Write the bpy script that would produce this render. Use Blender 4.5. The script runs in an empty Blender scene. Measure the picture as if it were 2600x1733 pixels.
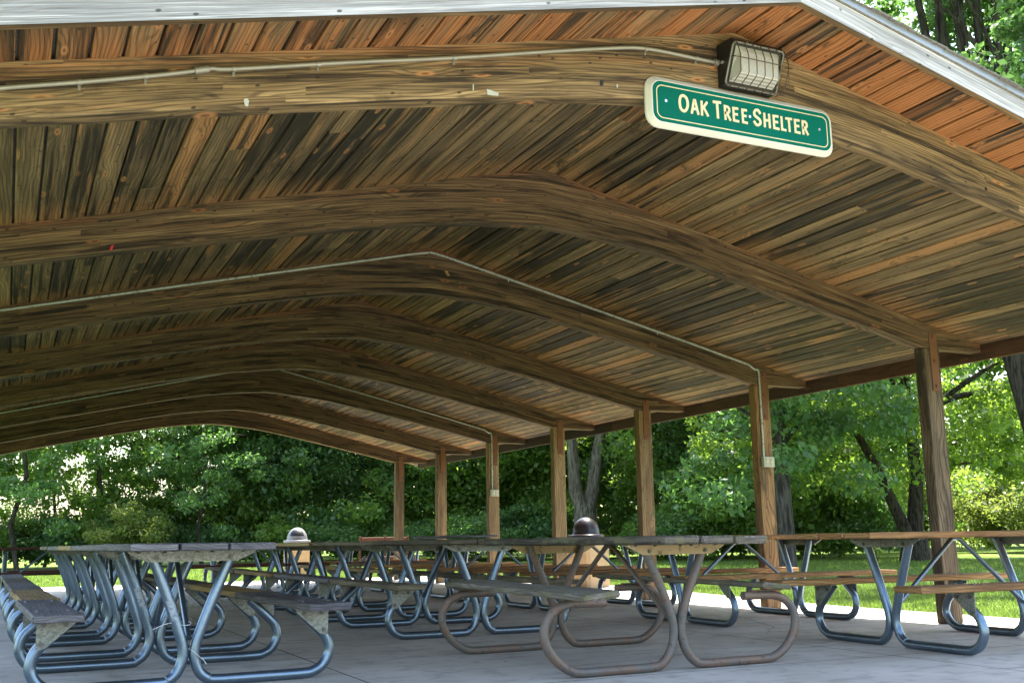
import bpy, bmesh, math, random
import numpy as np
from math import sin, cos, pi, radians, sqrt, atan2
from mathutils import Vector, Matrix

scene = bpy.context.scene
COL = scene.collection
R = random.Random(7)

# ------------------------------------------------------------------ camera
CAM = Vector((-3.58245, 0.0, 0.77167))
YAW, PIT, ROL = radians(25.38789), radians(10.66045), radians(-0.87743)
fw = Vector((sin(YAW)*cos(PIT), cos(YAW)*cos(PIT), sin(PIT)))
rt = Vector((cos(YAW), -sin(YAW), 0.0))
up = rt.cross(fw)
r2 = rt*cos(ROL) + up*sin(ROL)
u2 = up*cos(ROL) - rt*sin(ROL)
cd = bpy.data.cameras.new("camera"); co = bpy.data.objects.new("camera", cd); COL.objects.link(co)
cd.sensor_width = 36.0; cd.lens = 2679.405/2600*36.0; cd.clip_end = 2000; cd.clip_start = 0.05
m = Matrix((r2, u2, -fw)).transposed().to_4x4(); m.translation = CAM
co.matrix_world = m
scene.camera = co

# shelter numbers
HR, M, XT, XP, PW, HB = 3.5981, 0.23694, 4.5912, 4.0567, 0.1965, 2.4395
PD = 0.122
BY = [4.5073 + 2.4384*k for k in range(8)]
Y0, Y1 = 3.954, BY[7] + PD + 0.55
def zs_(x): return HR - M*abs(x)

# ------------------------------------------------------------------ node helpers
class NT:
    def __init__(s, name):
        s.mat = bpy.data.materials.new(name); s.mat.use_nodes = True
        s.t = s.mat.node_tree; s.n = s.t.nodes; s.n.clear()
        s.out = s.n.new('ShaderNodeOutputMaterial')
    def L(s, a, b): s.t.links.new(a, b)
    def put(s, sock, v):
        if hasattr(v, 'is_output'): s.L(v, sock)
        elif isinstance(v, (tuple, list)) and len(v) == 3 and sock.type == 'RGBA': sock.default_value = (*v, 1)
        else: sock.default_value = v
    def node(s, typ, **kw):
        n = s.n.new(typ)
        for k, v in kw.items(): setattr(n, k, v)
        return n
    def math(s, op, a, b=0.0, c=0.0, clamp=False):
        n = s.node('ShaderNodeMath', operation=op, use_clamp=clamp)
        s.put(n.inputs[0], a); s.put(n.inputs[1], b); s.put(n.inputs[2], c)
        return n.outputs[0]
    def mix(s, f, a, b, mode='MIX'):
        n = s.node('ShaderNodeMix', data_type='RGBA', blend_type=mode, clamp_factor=True)
        s.put(n.inputs[0], f); s.put(n.inputs[6], a); s.put(n.inputs[7], b)
        return n.outputs[2]
    def xyz(s, x, y, z):
        n = s.node('ShaderNodeCombineXYZ'); s.put(n.inputs[0], x); s.put(n.inputs[1], y); s.put(n.inputs[2], z)
        return n.outputs[0]
    def sep(s, v):
        n = s.node('ShaderNodeSeparateXYZ'); s.L(v, n.inputs[0]); return n.outputs
    def noise(s, vec, scale=1.0, detail=3.0, rough=0.55, dist=0.0):
        n = s.node('ShaderNodeTexNoise', noise_dimensions='3D')
        s.L(vec, n.inputs['Vector']); n.inputs['Scale'].default_value = scale
        n.inputs['Detail'].default_value = detail; n.inputs['Roughness'].default_value = rough
        n.inputs['Distortion'].default_value = dist
        return n.outputs[0]
    def step(s, v, a, b, lo=0.0, hi=1.0):
        n = s.node('ShaderNodeMapRange', interpolation_type='SMOOTHSTEP')
        s.put(n.inputs[0], v); s.put(n.inputs[1], a); s.put(n.inputs[2], b); s.put(n.inputs[3], lo); s.put(n.inputs[4], hi)
        return n.outputs[0]
    def bsdf(s, col, rough=0.7, metal=0.0, bump=None, bstr=0.3, bdist=0.01, spec=0.4):
        b = s.node('ShaderNodeBsdfPrincipled')
        s.put(b.inputs['Base Color'], col); s.put(b.inputs['Roughness'], rough); s.put(b.inputs['Metallic'], metal)
        b.inputs['Specular IOR Level'].default_value = spec
        if bump is not None:
            n = s.node('ShaderNodeBump'); n.inputs['Strength'].default_value = bstr; n.inputs['Distance'].default_value = bdist
            s.L(bump, n.inputs['Height']); s.L(n.outputs[0], b.inputs['Normal'])
        s.L(b.outputs[0], s.out.inputs[0]); return b
    def uv(s):
        n = s.node('ShaderNodeUVMap'); n.uv_map = 'UVMap'; return s.sep(n.outputs[0])
    def rnd(s):
        n = s.node('ShaderNodeAttribute', attribute_name='rnd'); return s.sep(n.outputs[1])
    def obj(s):
        return s.node('ShaderNodeTexCoord').outputs['Object']

def wood(name, dark, mid, light, warm, warm_amt=0.3, knot=0.5, ring=0.5, stain=0.5, lam=False,
         edge=False, var=0.55, rough=0.75, streak=0.5, bstr=0.35, moss=None, vfreq=1.0, spec=0.3, bl=(1.4, 8.0), wobk=62.0, top=False, cut=(0.22, 0.5, 0.82)):
    """sawn timber: grain, cathedral rings, knots, dark stain and warm unweathered streaks; UV in metres"""
    s = NT(name); uv = s.uv(); rd = s.rnd(); cA, cB, cC = cut
    U, V = uv[0], uv[1]
    if lam:
        lid = s.math('FLOOR', s.math('DIVIDE', V, 0.0381))
        wn = s.node('ShaderNodeTexWhiteNoise', noise_dimensions='1D'); s.L(lid, wn.inputs['W'])
        seg = s.math('FLOOR', s.math('ADD', s.math('MULTIPLY', U, 0.42), s.math('MULTIPLY', wn.outputs[0], 7.0)))
        w2 = s.node('ShaderNodeTexWhiteNoise', noise_dimensions='2D'); s.L(s.xyz(lid, seg, 0), w2.inputs['Vector'])
        r0, r1, r2_ = w2.outputs[0], s.sep(w2.outputs[1])[0], s.sep(w2.outputs[1])[1]
        rr = s.sep(w2.outputs[1])[2]
    else:
        r0, r1, r2_ = rd[0], rd[1], rd[2]; rr = rd[0]
    Uo = s.math('ADD', U, s.math('MULTIPLY', r0, 37.0)); Vo = s.math('ADD', V, s.math('MULTIPLY', r1, 17.0))
    seed = s.math('MULTIPLY', r2_, 23.0)
    def vec(a, b): return s.xyz(s.math('MULTIPLY', Uo, a), s.math('MULTIPLY', Vo, b), seed)
    # knots
    vo = s.node('ShaderNodeTexVoronoi', feature='F1', voronoi_dimensions='2D'); s.L(vec(2.0, 7.0), vo.inputs['Vector']); vo.inputs['Scale'].default_value = 1.0
    kd = vo.outputs['Distance']; ksel = s.step(s.sep(vo.outputs['Color'])[0], 1.0-knot*0.7, 1.0-knot*0.7+0.03)
    kin = s.math('MULTIPLY', s.step(kd, 0.13, 0.06), ksel)
    kcore = s.math('MULTIPLY', s.step(kd, 0.06, 0.025), ksel)
    khalo = s.math('MULTIPLY', s.step(kd, 0.45, 0.08), ksel)
    # cathedral rings, bent round the knots
    wob = s.noise(vec(1.1, 4.5), 1.0, 2.0, 0.45)
    ph = s.math('ADD', s.math('ADD', s.math('MULTIPLY', Vo, 210.0*vfreq), s.math('MULTIPLY', wob, wobk)), s.math('MULTIPLY', khalo, 9.0))
    rg = s.math('ADD', s.math('MULTIPLY', s.math('SINE', ph), 0.5), 0.5)
    rg = s.step(rg, 0.45, 0.98)
    fine = s.noise(vec(3.0, 210.0), 1.0, 4.0, 0.6)
    fib = s.step(fine, 0.35, 0.7)
    blot = s.noise(vec(*bl), 1.0, 5.0, 0.6, 0.4)
    big = s.noise(vec(0.45, 2.0), 1.0, 3.0, 0.5)
    t = s.math('ADD', s.math('MULTIPLY', blot, 0.9), s.math('MULTIPLY', s.math('SUBTRACT', rr, 0.5), var))
    t = s.math('ADD', t, s.math('MULTIPLY', s.math('SUBTRACT', big, 0.5), 0.5))
    c = s.mix(s.step(t, cA, cB), dark, mid)
    c = s.mix(s.step(t, cB, cC), c, light)
    # warm heartwood streaks where the weathering is thin
    st = s.noise(vec(0.7, 11.0), 1.0, 3.0, 0.5, 0.8)
    sm = s.math('MULTIPLY', s.step(st, 0.60, 0.68), streak)
    sm = s.math('MAXIMUM', sm, s.math('MULTIPLY', s.step(r2_, 1.0-warm_amt, 1.0-warm_amt*0.4), s.step(blot, 0.30, 0.55)))
    if edge:
        oy = s.sep(s.obj())[1]
        fy = s.math('FRACT', s.math('DIVIDE', s.math('SUBTRACT', oy, BY[0]), 2.4384))
        near = s.math('MAXIMUM', s.step(fy, 0.80, 1.0), s.step(fy, 0.20, 0.08))
        near = s.math('MULTIPLY', near, s.step(blot, 0.36, 0.60))
        sm = s.math('MAXIMUM', sm, s.math('MULTIPLY', near, 0.8))
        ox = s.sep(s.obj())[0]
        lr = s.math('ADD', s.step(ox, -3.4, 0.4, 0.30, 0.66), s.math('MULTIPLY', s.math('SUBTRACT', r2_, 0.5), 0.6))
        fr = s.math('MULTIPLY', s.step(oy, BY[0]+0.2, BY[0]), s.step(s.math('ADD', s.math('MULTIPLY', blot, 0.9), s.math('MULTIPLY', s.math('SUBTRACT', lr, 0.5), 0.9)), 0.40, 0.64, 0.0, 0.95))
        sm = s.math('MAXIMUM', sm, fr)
    if top:
        ob = s.sep(s.obj())
        dt = s.math('SUBTRACT', s.math('SUBTRACT', HR, s.math('MULTIPLY', s.math('ABSOLUTE', ob[0]), M)), ob[2])
        sm = s.math('MAXIMUM', sm, s.math('MULTIPLY', s.step(s.math('ADD', dt, s.math('MULTIPLY', s.math('SUBTRACT', big, 0.5), 0.30)), 0.05, -0.04), s.step(blot, 0.3, 0.6, 0.25, 0.9)))
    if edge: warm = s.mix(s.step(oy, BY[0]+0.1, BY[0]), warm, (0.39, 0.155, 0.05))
    c = s.mix(sm, c, warm)
    if edge: warm = (0.40, 0.19, 0.075)
    c = s.mix(s.math('MULTIPLY', rg, ring), c, s.mix(0.8, c, (dark[0]*0.7, dark[1]*0.65, dark[2]*0.6)), 'MIX')
    c = s.mix(s.math('MULTIPLY', fib, 0.6), c, s.mix(1.0, c, (0.42, 0.40, 0.37), 'MULTIPLY'))
    mid_f = s.noise(vec(1.6, 52.0), 1.0, 4.0, 0.65)
    c = s.mix(s.math('MULTIPLY', s.step(mid_f, 0.52, 0.70), 0.42), c, s.mix(1.0, c, (0.36, 0.33, 0.29), 'MULTIPLY'))
    c = s.mix(s.math('MULTIPLY', s.step(mid_f, 0.46, 0.30), 0.28), c, s.mix(1.0, c, (1.55, 1.5, 1.42), 'MULTIPLY'))
    sp = s.node('ShaderNodeTexVoronoi', voronoi_dimensions='2D'); s.L(s.xyz(s.math('MULTIPLY', Uo, 6.0), s.math('MULTIPLY', Vo, 11.0), 0.0), sp.inputs['Vector']); sp.inputs['Scale'].default_value = 1.0
    c = s.mix(s.math('MULTIPLY', s.step(sp.outputs['Distance'], 0.085, 0.05), s.step(s.sep(sp.outputs['Color'])[1], 0.62, 0.66, 0.0, 0.8)), c, (0.012, 0.009, 0.007))
    lite = s.step(s.noise(vec(2.0, 150.0), 1.0, 3.0, 0.6), 0.56, 0.74)
    c = s.mix(s.math('MULTIPLY', lite, 0.35), c, (min(1,light[0]*1.25), min(1,light[1]*1.25), min(1,light[2]*1.2)))
    stn = s.noise(vec(2.3, 5.0), 1.0, 6.0, 0.7, 0.6)
    c = s.mix(s.math('MULTIPLY', s.step(stn, 0.56, 0.72), stain), c, (dark[0]*0.45, dark[1]*0.45, dark[2]*0.5))
    if moss:
        mo = s.noise(s.obj(), 9.0, 5.0, 0.65)
        c = s.mix(s.step(mo, 0.45, 0.62, 0, 0.8), c, moss)
    c = s.mix(s.math('MULTIPLY', kin, 0.75), c, warm)
    c = s.mix(s.math('MULTIPLY', kcore, 0.8), c, (warm[0]*0.25, warm[1]*0.22, warm[2]*0.2))
    if lam:
        fv = s.math('FRACT', s.math('DIVIDE', V, 0.0381))
        ln = s.math('MAXIMUM', s.step(fv, 0.05, 0.0), s.step(fv, 0.95, 1.0))
        c = s.mix(s.math('MULTIPLY', ln, 0.35), c, (0.02, 0.014, 0.01))
    hgt = s.math('SUBTRACT', s.math('SUBTRACT', s.math('MULTIPLY', fine, 0.5), s.math('MULTIPLY', rg, 0.45*ring)), s.math('MULTIPLY', kin, 0.3))
    s.bsdf(c, rough, 0.0, hgt, bstr, 0.004, spec)
    return s.mat

MAT = {}
MAT['ceiling'] = wood('ceiling_board_wood', (0.026, 0.021, 0.013), (0.152, 0.108, 0.055), (0.37, 0.255, 0.125), (0.40, 0.21, 0.085),
                      warm_amt=0.05, knot=0.5, ring=0.55, stain=0.85, edge=True, streak=0.65, var=0.24, bl=(0.55, 19.0), wobk=40.0, vfreq=1.3, cut=(0.34, 0.50, 0.76))
_beam = dict(warm_amt=0.0, knot=0.4, ring=0.7, stain=0.5, lam=True, streak=0.25, var=0.10, bl=(1.6, 26.0), wobk=34.0, vfreq=1.5, top=True, cut=(0.30, 0.48, 0.72))
MAT['beam'] = wood('inner_beam_wood', (0.022, 0.014, 0.009), (0.135, 0.086, 0.045), (0.27, 0.178, 0.092), (0.24, 0.10, 0.042), **_beam)
MAT['beamfront'] = wood('front_beam_lit_weathered_wood', (0.040, 0.028, 0.017), (0.21, 0.143, 0.070), (0.44, 0.31, 0.155), (0.40, 0.19, 0.075), **_beam)  # lighter than the inner beams: weathering plus outside light put into the colour
MAT['post'] = wood('post_wood', (0.090, 0.060, 0.031), (0.27, 0.182, 0.094), (0.43, 0.305, 0.165), (0.38, 0.21, 0.09),
                   warm_amt=0.1, knot=0.25, ring=0.7, stain=0.3, streak=0.25)  # farther posts: ground bounce light put into the golden tan
MAT['postfront'] = wood('weathered_front_post_wood', (0.055, 0.039, 0.026), (0.19, 0.138, 0.086), (0.37, 0.285, 0.19), (0.26, 0.15, 0.075),
                        warm_amt=0.0, knot=0.25, ring=0.85, stain=0.45, streak=0.15, bstr=0.6)
MAT['eave'] = wood('eave_board_wood', (0.030, 0.017, 0.010), (0.060, 0.034, 0.020), (0.10, 0.056, 0.032), (0.16, 0.065, 0.03),
                   warm_amt=0.1, knot=0.2, ring=0.3, stain=0.3, streak=0.2)
MAT['rake'] = wood('weathered_white_board', (0.26, 0.258, 0.26), (0.57, 0.565, 0.565), (0.72, 0.715, 0.71), (0.36, 0.31, 0.25),
                   warm_amt=0.0, knot=0.5, ring=0.5, stain=0.12, streak=0.08, vfreq=1.4, wobk=30.0, bl=(0.8, 14.0))
MAT['raw'] = wood('board_under_edge_wood', (0.08, 0.05, 0.025), (0.21, 0.135, 0.06), (0.32, 0.21, 0.10), (0.35, 0.18, 0.07),
                  warm_amt=0.2, knot=0.2, ring=0.3, stain=0.2, streak=0.3)
MAT['grey'] = wood('grey_weathered_plank', (0.075, 0.07, 0.078), (0.165, 0.155, 0.165), (0.27, 0.26, 0.27), (0.22, 0.18, 0.14),
                   warm_amt=0.0, knot=0.25, ring=0.6, stain=0.55, streak=0.15, bstr=0.6)
MAT['olive'] = wood('olive_weathered_plank', (0.07, 0.06, 0.04), (0.16, 0.135, 0.09), (0.26, 0.22, 0.14), (0.30, 0.20, 0.09),
                    warm_amt=0.0, knot=0.25, ring=0.5, stain=0.35, streak=0.25, bstr=0.5)
MAT['moss'] = wood('mossy_weathered_plank', (0.055, 0.05, 0.045), (0.15, 0.132, 0.11), (0.28, 0.25, 0.21), (0.20, 0.14, 0.08),
                   warm_amt=0.0, knot=0.25, ring=0.6, stain=0.7, streak=0.15, bstr=0.8, moss=(0.135, 0.13, 0.065))
MAT['gold'] = wood('golden_pine_plank', (0.20, 0.13, 0.055), (0.36, 0.245, 0.10), (0.48, 0.35, 0.17), (0.44, 0.24, 0.09),
                   warm_amt=0.0, knot=0.3, ring=0.45, stain=0.15, streak=0.3)
MAT['pine'] = wood('new_pine_plank', (0.17, 0.085, 0.032), (0.34, 0.18, 0.07), (0.44, 0.26, 0.11), (0.46, 0.21, 0.07),
                   warm_amt=0.0, knot=0.35, ring=0.65, stain=0.12, streak=0.35)
MAT['brown'] = wood('brown_stained_plank', (0.05, 0.018, 0.010), (0.105, 0.038, 0.020), (0.16, 0.07, 0.038), (0.20, 0.08, 0.03),
                    warm_amt=0.0, knot=0.2, ring=0.3, stain=0.2, streak=0.2)

def metal_galv():
    s = NT('galvanised_steel'); o = s.obj()
    n = s.noise(o, 26.0, 5.0, 0.7); n2 = s.noise(o, 5.0, 3.0, 0.6)
    v = s.node('ShaderNodeTexVoronoi'); s.L(o, v.inputs['Vector']); v.inputs['Scale'].default_value = 90.0
    sp = s.sep(v.outputs['Color'])[0]
    c = s.mix(n2, (0.12, 0.17, 0.225), (0.20, 0.26, 0.32))
    c = s.mix(s.math('MULTIPLY', sp, 0.15), c, (0.34, 0.39, 0.44))
    c = s.mix(s.step(n, 0.60, 0.74, 0, 0.3), c, (0.08, 0.095, 0.11))
    r = s.math('ADD', s.math('MULTIPLY', n, 0.16), 0.22)
    s.bsdf(c, r, 0.85, n, 0.06, 0.003); return s.mat
def metal_bracket():
    s = NT('dull_galvanised_plate'); o = s.obj()
    v = s.node('ShaderNodeTexVoronoi'); s.L(o, v.inputs['Vector']); v.inputs['Scale'].default_value = 110.0
    sp = s.sep(v.outputs['Color'])[0]; n = s.noise(o, 9.0, 4.0, 0.6)
    c = s.mix(sp, (0.16, 0.17, 0.155), (0.32, 0.325, 0.28)); c = s.mix(s.step(n, 0.55, 0.75, 0, 0.5), c, (0.16, 0.14, 0.10))
    s.bsdf(c, 0.55, 0.6, sp, 0.05, 0.002); return s.mat
def metal_rust():
    s = NT('rusty_brown_tube'); o = s.obj()
    n = s.noise(o, 7.0, 5.0, 0.65); n2 = s.noise(o, 38.0, 4.0, 0.6)
    c = s.mix(s.step(n, 0.38, 0.60), (0.125, 0.116, 0.105), (0.165, 0.108, 0.078))
    c = s.mix(s.step(n2, 0.55, 0.72, 0, 0.65), c, (0.055, 0.038, 0.03))
    c = s.mix(s.step(n, 0.64, 0.74, 0, 0.5), c, (0.24, 0.185, 0.16))
    s.bsdf(c, s.math('ADD', 0.38, s.math('MULTIPLY', n2, 0.3)), 0.25, n2, 0.12, 0.002); return s.mat
def painted(name, col, chip, rough=0.5, metal=0.0, scale=14.0, a=0.60, b=0.68, amt=0.8, spec=0.4):
    s = NT(name); o = s.obj(); n = s.noise(o, scale, 5.0, 0.65); n2 = s.noise(o, scale*0.25, 3.0, 0.5)
    c = s.mix(s.step(n, a, b, 0, amt), col, chip)
    c = s.mix(s.step(n2, 0.3, 0.75, 0.0, 0.28), c, (col[0]*0.55, col[1]*0.55, col[2]*0.55))
    s.bsdf(c, rough, metal, n, 0.08, 0.002, spec); return s.mat
MAT['galv'] = metal_galv(); MAT['plate'] = metal_bracket(); MAT['rust'] = metal_rust()
MAT['tanplate'] = painted('tan_painted_plate', (0.37, 0.27, 0.135), (0.06, 0.035, 0.02), 0.5, scale=22.0, a=0.56, b=0.64)
MAT['strap'] = painted('rusty_strap_steel', (0.17, 0.075, 0.04), (0.07, 0.03, 0.018), 0.7, 0.2, 30.0)
MAT['conduit'] = painted('conduit_steel', (0.27, 0.265, 0.22), (0.18, 0.16, 0.12), 0.55, 0.5, 20.0, amt=0.5)
MAT['conduitgreen'] = painted('conduit_aged_steel', (0.40, 0.44, 0.40), (0.16, 0.15, 0.11), 0.5, 0.4, 28.0, 0.52, 0.62, 0.8)
MAT['boxgrey'] = painted('outlet_box_paint', (0.40, 0.41, 0.33), (0.2, 0.18, 0.13), 0.5, 0.2, 25.0)
MAT['cream'] = painted('cream_plastic', (0.66, 0.56, 0.36), (0.3, 0.22, 0.1), 0.45, 0.0, 60.0)
MAT['black'] = painted('black_cast_metal', (0.018, 0.018, 0.02), (0.06, 0.055, 0.05), 0.45, 0.2, 18.0)
MAT['wire'] = painted('rusty_guard_wire', (0.07, 0.045, 0.025), (0.04, 0.025, 0.015), 0.6, 0.2, 60.0)
MAT['lensrim'] = painted('lens_frame_metal', (0.17, 0.17, 0.15), (0.06, 0.055, 0.045), 0.4, 0.6, 40.0)
MAT['bin_lid'] = painted('bronze_dome_paint', (0.026, 0.019, 0.019), (0.10, 0.075, 0.07), 0.28, 0.2, 40.0, 0.62, 0.72, 0.7)
MAT['bin_lid_grey'] = painted('grey_dome_paint', (0.20, 0.195, 0.21), (0.3, 0.3, 0.31), 0.35, 0.2, 40.0)
MAT['bin_body'] = painted('tan_bin_panel', (0.40, 0.27, 0.145), (0.26, 0.17, 0.09), 0.7, 0.0, 30.0, 0.66, 0.74, 0.5)
MAT['bag'] = painted('bin_liner_plastic', (0.20, 0.22, 0.30), (0.5, 0.55, 0.65), 0.3, 0.0, 30.0)
MAT['white'] = painted('sign_white_paint', (0.63, 0.615, 0.55), (0.5, 0.46, 0.36), 0.5, 0.0, 7.0, 0.62, 0.75, 0.4)
MAT['green'] = painted('sign_green_paint', (0.0, 0.100, 0.070), (0.001, 0.11, 0.078), 0.6, 0.0, 9.0, spec=0.08)
MAT['signcream'] = painted('sign_cream_paint', (0.62, 0.51, 0.31), (0.5, 0.4, 0.24), 0.5, 0.0, 30.0)
MAT['screw'] = painted('screw_steel', (0.6, 0.62, 0.66), (0.4, 0.4, 0.4), 0.25, 0.8, 40.0)
MAT['paper'] = painted('old_paper_scrap', (0.40, 0.42, 0.38), (0.26, 0.26, 0.2), 0.8, 0.0, 40.0)
MAT['tag'] = painted('faded_label_film', (0.36, 0.40, 0.43), (0.15, 0.19, 0.23), 0.5, 0.1, 55.0, 0.5, 0.58, 0.9)
MAT['ziptie'] = painted('white_zip_tie', (0.62, 0.64, 0.66), (0.4, 0.4, 0.4), 0.4)
MAT['bolt'] = painted('bolt_steel', (0.15, 0.145, 0.13), (0.06, 0.05, 0.04), 0.45, 0.6, 80.0)
MAT['redtape'] = painted('red_tape', (0.5, 0.02, 0.03), (0.3, 0.02, 0.02), 0.5)
MAT['drip'] = painted('drip_edge_metal', (0.26, 0.29, 0.32), (0.2, 0.21, 0.22), 0.35, 0.4, 12.0)
MAT['shingle'] = painted('asphalt_shingle', (0.15, 0.145, 0.13), (0.09, 0.085, 0.08), 0.9, 0.0, 60.0, 0.45, 0.6, 0.8)

def lens_mat():
    s = NT('prismatic_lens_glass'); o = s.sep(s.obj())
    rib = s.math('SINE', s.math('MULTIPLY', o[2], 900.0))
    c = s.mix(s.step(rib, -0.6, 0.6), (0.42, 0.42, 0.38), (0.70, 0.69, 0.62))
    b = s.bsdf(c, 0.16, 0.0, rib, 0.25, 0.002, 0.5)
    b.inputs['Transmission Weight'].default_value = 0.35
    return s.mat
MAT['lens'] = lens_mat()

def concrete():
    s = NT('worn_concrete'); o = s.obj(); x, y, z = s.sep(o)
    n = s.noise(o, 0.9, 6.0, 0.62, 0.3); n2 = s.noise(o, 6.0, 5.0, 0.65); n3 = s.noise(o, 120.0, 3.0, 0.6)
    sm = s.noise(s.xyz(s.math('MULTIPLY', x, 1.0), s.math('MULTIPLY', y, 5.0), 0.0), 1.4, 4.0, 0.6)
    c = s.mix(s.step(n, 0.3, 0.7), (0.43, 0.385, 0.335), (0.58, 0.53, 0.47))
    c = s.mix(s.step(n2, 0.50, 0.70, 0, 0.5), c, (0.20, 0.178, 0.155))
    c = s.mix(s.step(sm, 0.54, 0.70, 0, 0.55), c, (0.19, 0.17, 0.15))
    c = s.mix(s.step(n3, 0.62, 0.75, 0, 0.35), c, (0.13, 0.125, 0.12))
    # spots of dried gum and grit
    vo = s.node('ShaderNodeTexVoronoi'); s.L(o, vo.inputs['Vector']); vo.inputs['Scale'].default_value = 2.3
    c = s.mix(s.math('MULTIPLY', s.step(vo.outputs['Distance'], 0.045, 0.025), s.step(s.sep(vo.outputs['Color'])[0], 0.45, 0.5)), c, (0.07, 0.065, 0.06))
    wob = s.math('MULTIPLY', s.math('SUBTRACT', n2, 0.5), 0.012)
    def joint(a, off, sp):
        f = s.math('ABSOLUTE', s.math('SUBTRACT', s.math('FRACT', s.math('ADD', s.math('DIVIDE', s.math('SUBTRACT', s.math('ADD', a, wob), off), sp), 0.5)), 0.5))
        return s.step(s.math('MULTIPLY', f, sp), 0.009, 0.004)
    j = s.math('MAXIMUM', joint(x, -1.692, 3.38), joint(y, 2.2, 3.2))
    c = s.mix(s.math('MULTIPLY', j, 0.9), c, (0.035, 0.033, 0.03))
    h = s.math('SUBTRACT', s.math('ADD', s.math('MULTIPLY', n3, 0.3), n2), s.math('MULTIPLY', j, 2.0))
    s.bsdf(c, 0.62, 0.0, h, 0.25, 0.004, 0.35); return s.mat
MAT['concrete'] = concrete()

def lawn():
    s = NT('lawn_soil_and_turf'); o = s.obj()
    n = s.noise(o, 0.5, 6.0, 0.65); n2 = s.noise(o, 9.0, 5.0, 0.7)
    c = s.mix(s.step(n, 0.3, 0.7), (0.085, 0.15, 0.022), (0.15, 0.205, 0.036))
    c = s.mix(s.step(n2, 0.45, 0.7, 0, 0.6), c, (0.032, 0.06, 0.012))
    s.bsdf(c, 0.95, 0.0, n2, 0.6, 0.03, 0.1); return s.mat
MAT['lawn'] = lawn()

def leaf(name, c0, c1, tr, trw=0.5, rough=0.5):
    s = NT(name); uv = s.uv()
    c = s.mix(uv[1], c0, c1)
    t = s.mix(uv[1], (tr[0]*0.7, tr[1]*0.75, tr[2]*0.7), tr)
    c = s.mix(s.step(uv[0], 0.55, 0.95, 0, 0.5), c, (c1[0]*1.3, c1[1]*1.25, c1[2]))
    b = s.node('ShaderNodeBsdfPrincipled'); s.put(b.inputs['Base Color'], c); b.inputs['Roughness'].default_value = rough
    b.inputs['Specular IOR Level'].default_value = 0.35
    tn = s.node('ShaderNodeBsdfTranslucent'); s.put(tn.inputs[0], t)
    mx = s.node('ShaderNodeMixShader'); mx.inputs[0].default_value = trw
    s.L(b.outputs[0], mx.inputs[1]); s.L(tn.outputs[0], mx.inputs[2]); s.L(mx.outputs[0], s.out.inputs[0])
    return s.mat
MAT['leaf'] = leaf('woodland_leaf', (0.062, 0.115, 0.022), (0.125, 0.190, 0.040), (0.27, 0.45, 0.06), 0.5, 0.38)
MAT['leafb'] = leaf('bright_oak_leaf', (0.045, 0.095, 0.018), (0.095, 0.155, 0.032), (0.30, 0.46, 0.055), 0.52, 0.36)
MAT['leafd'] = leaf('bluish_dark_leaf', (0.052, 0.102, 0.038), (0.098, 0.162, 0.058), (0.21, 0.41, 0.085), 0.42, 0.33)
MAT['leafy'] = leaf('sunlit_bush_leaf', (0.09, 0.125, 0.03), (0.15, 0.18, 0.05), (0.28, 0.36, 0.06), 0.5)
MAT['grassblade'] = leaf('grass_blade', (0.065, 0.125, 0.024), (0.14, 0.19, 0.045), (0.21, 0.31, 0.05), 0.4, 0.7)

def bark(name, c0, c1):
    s = NT(name); o = s.obj(); x, y, z = s.sep(o)
    v = s.xyz(s.math('MULTIPLY', x, 14.0), s.math('MULTIPLY', y, 14.0), s.math('MULTIPLY', z, 2.2))
    n = s.noise(v, 1.0, 5.0, 0.65, 0.5)
    c = s.mix(s.step(n, 0.35, 0.65), c0, c1)
    s.bsdf(c, 0.95, 0.0, n, 1.0, 0.03, 0.1); return s.mat
MAT['bark'] = bark('furrowed_bark', (0.03, 0.025, 0.02), (0.115, 0.10, 0.082)); MAT['barkd'] = bark('dark_bark', (0.018, 0.015, 0.012), (0.07, 0.058, 0.045)); MAT['barkl'] = bark('grey_brown_bark', (0.05, 0.04, 0.03), (0.19, 0.16, 0.125))

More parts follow.
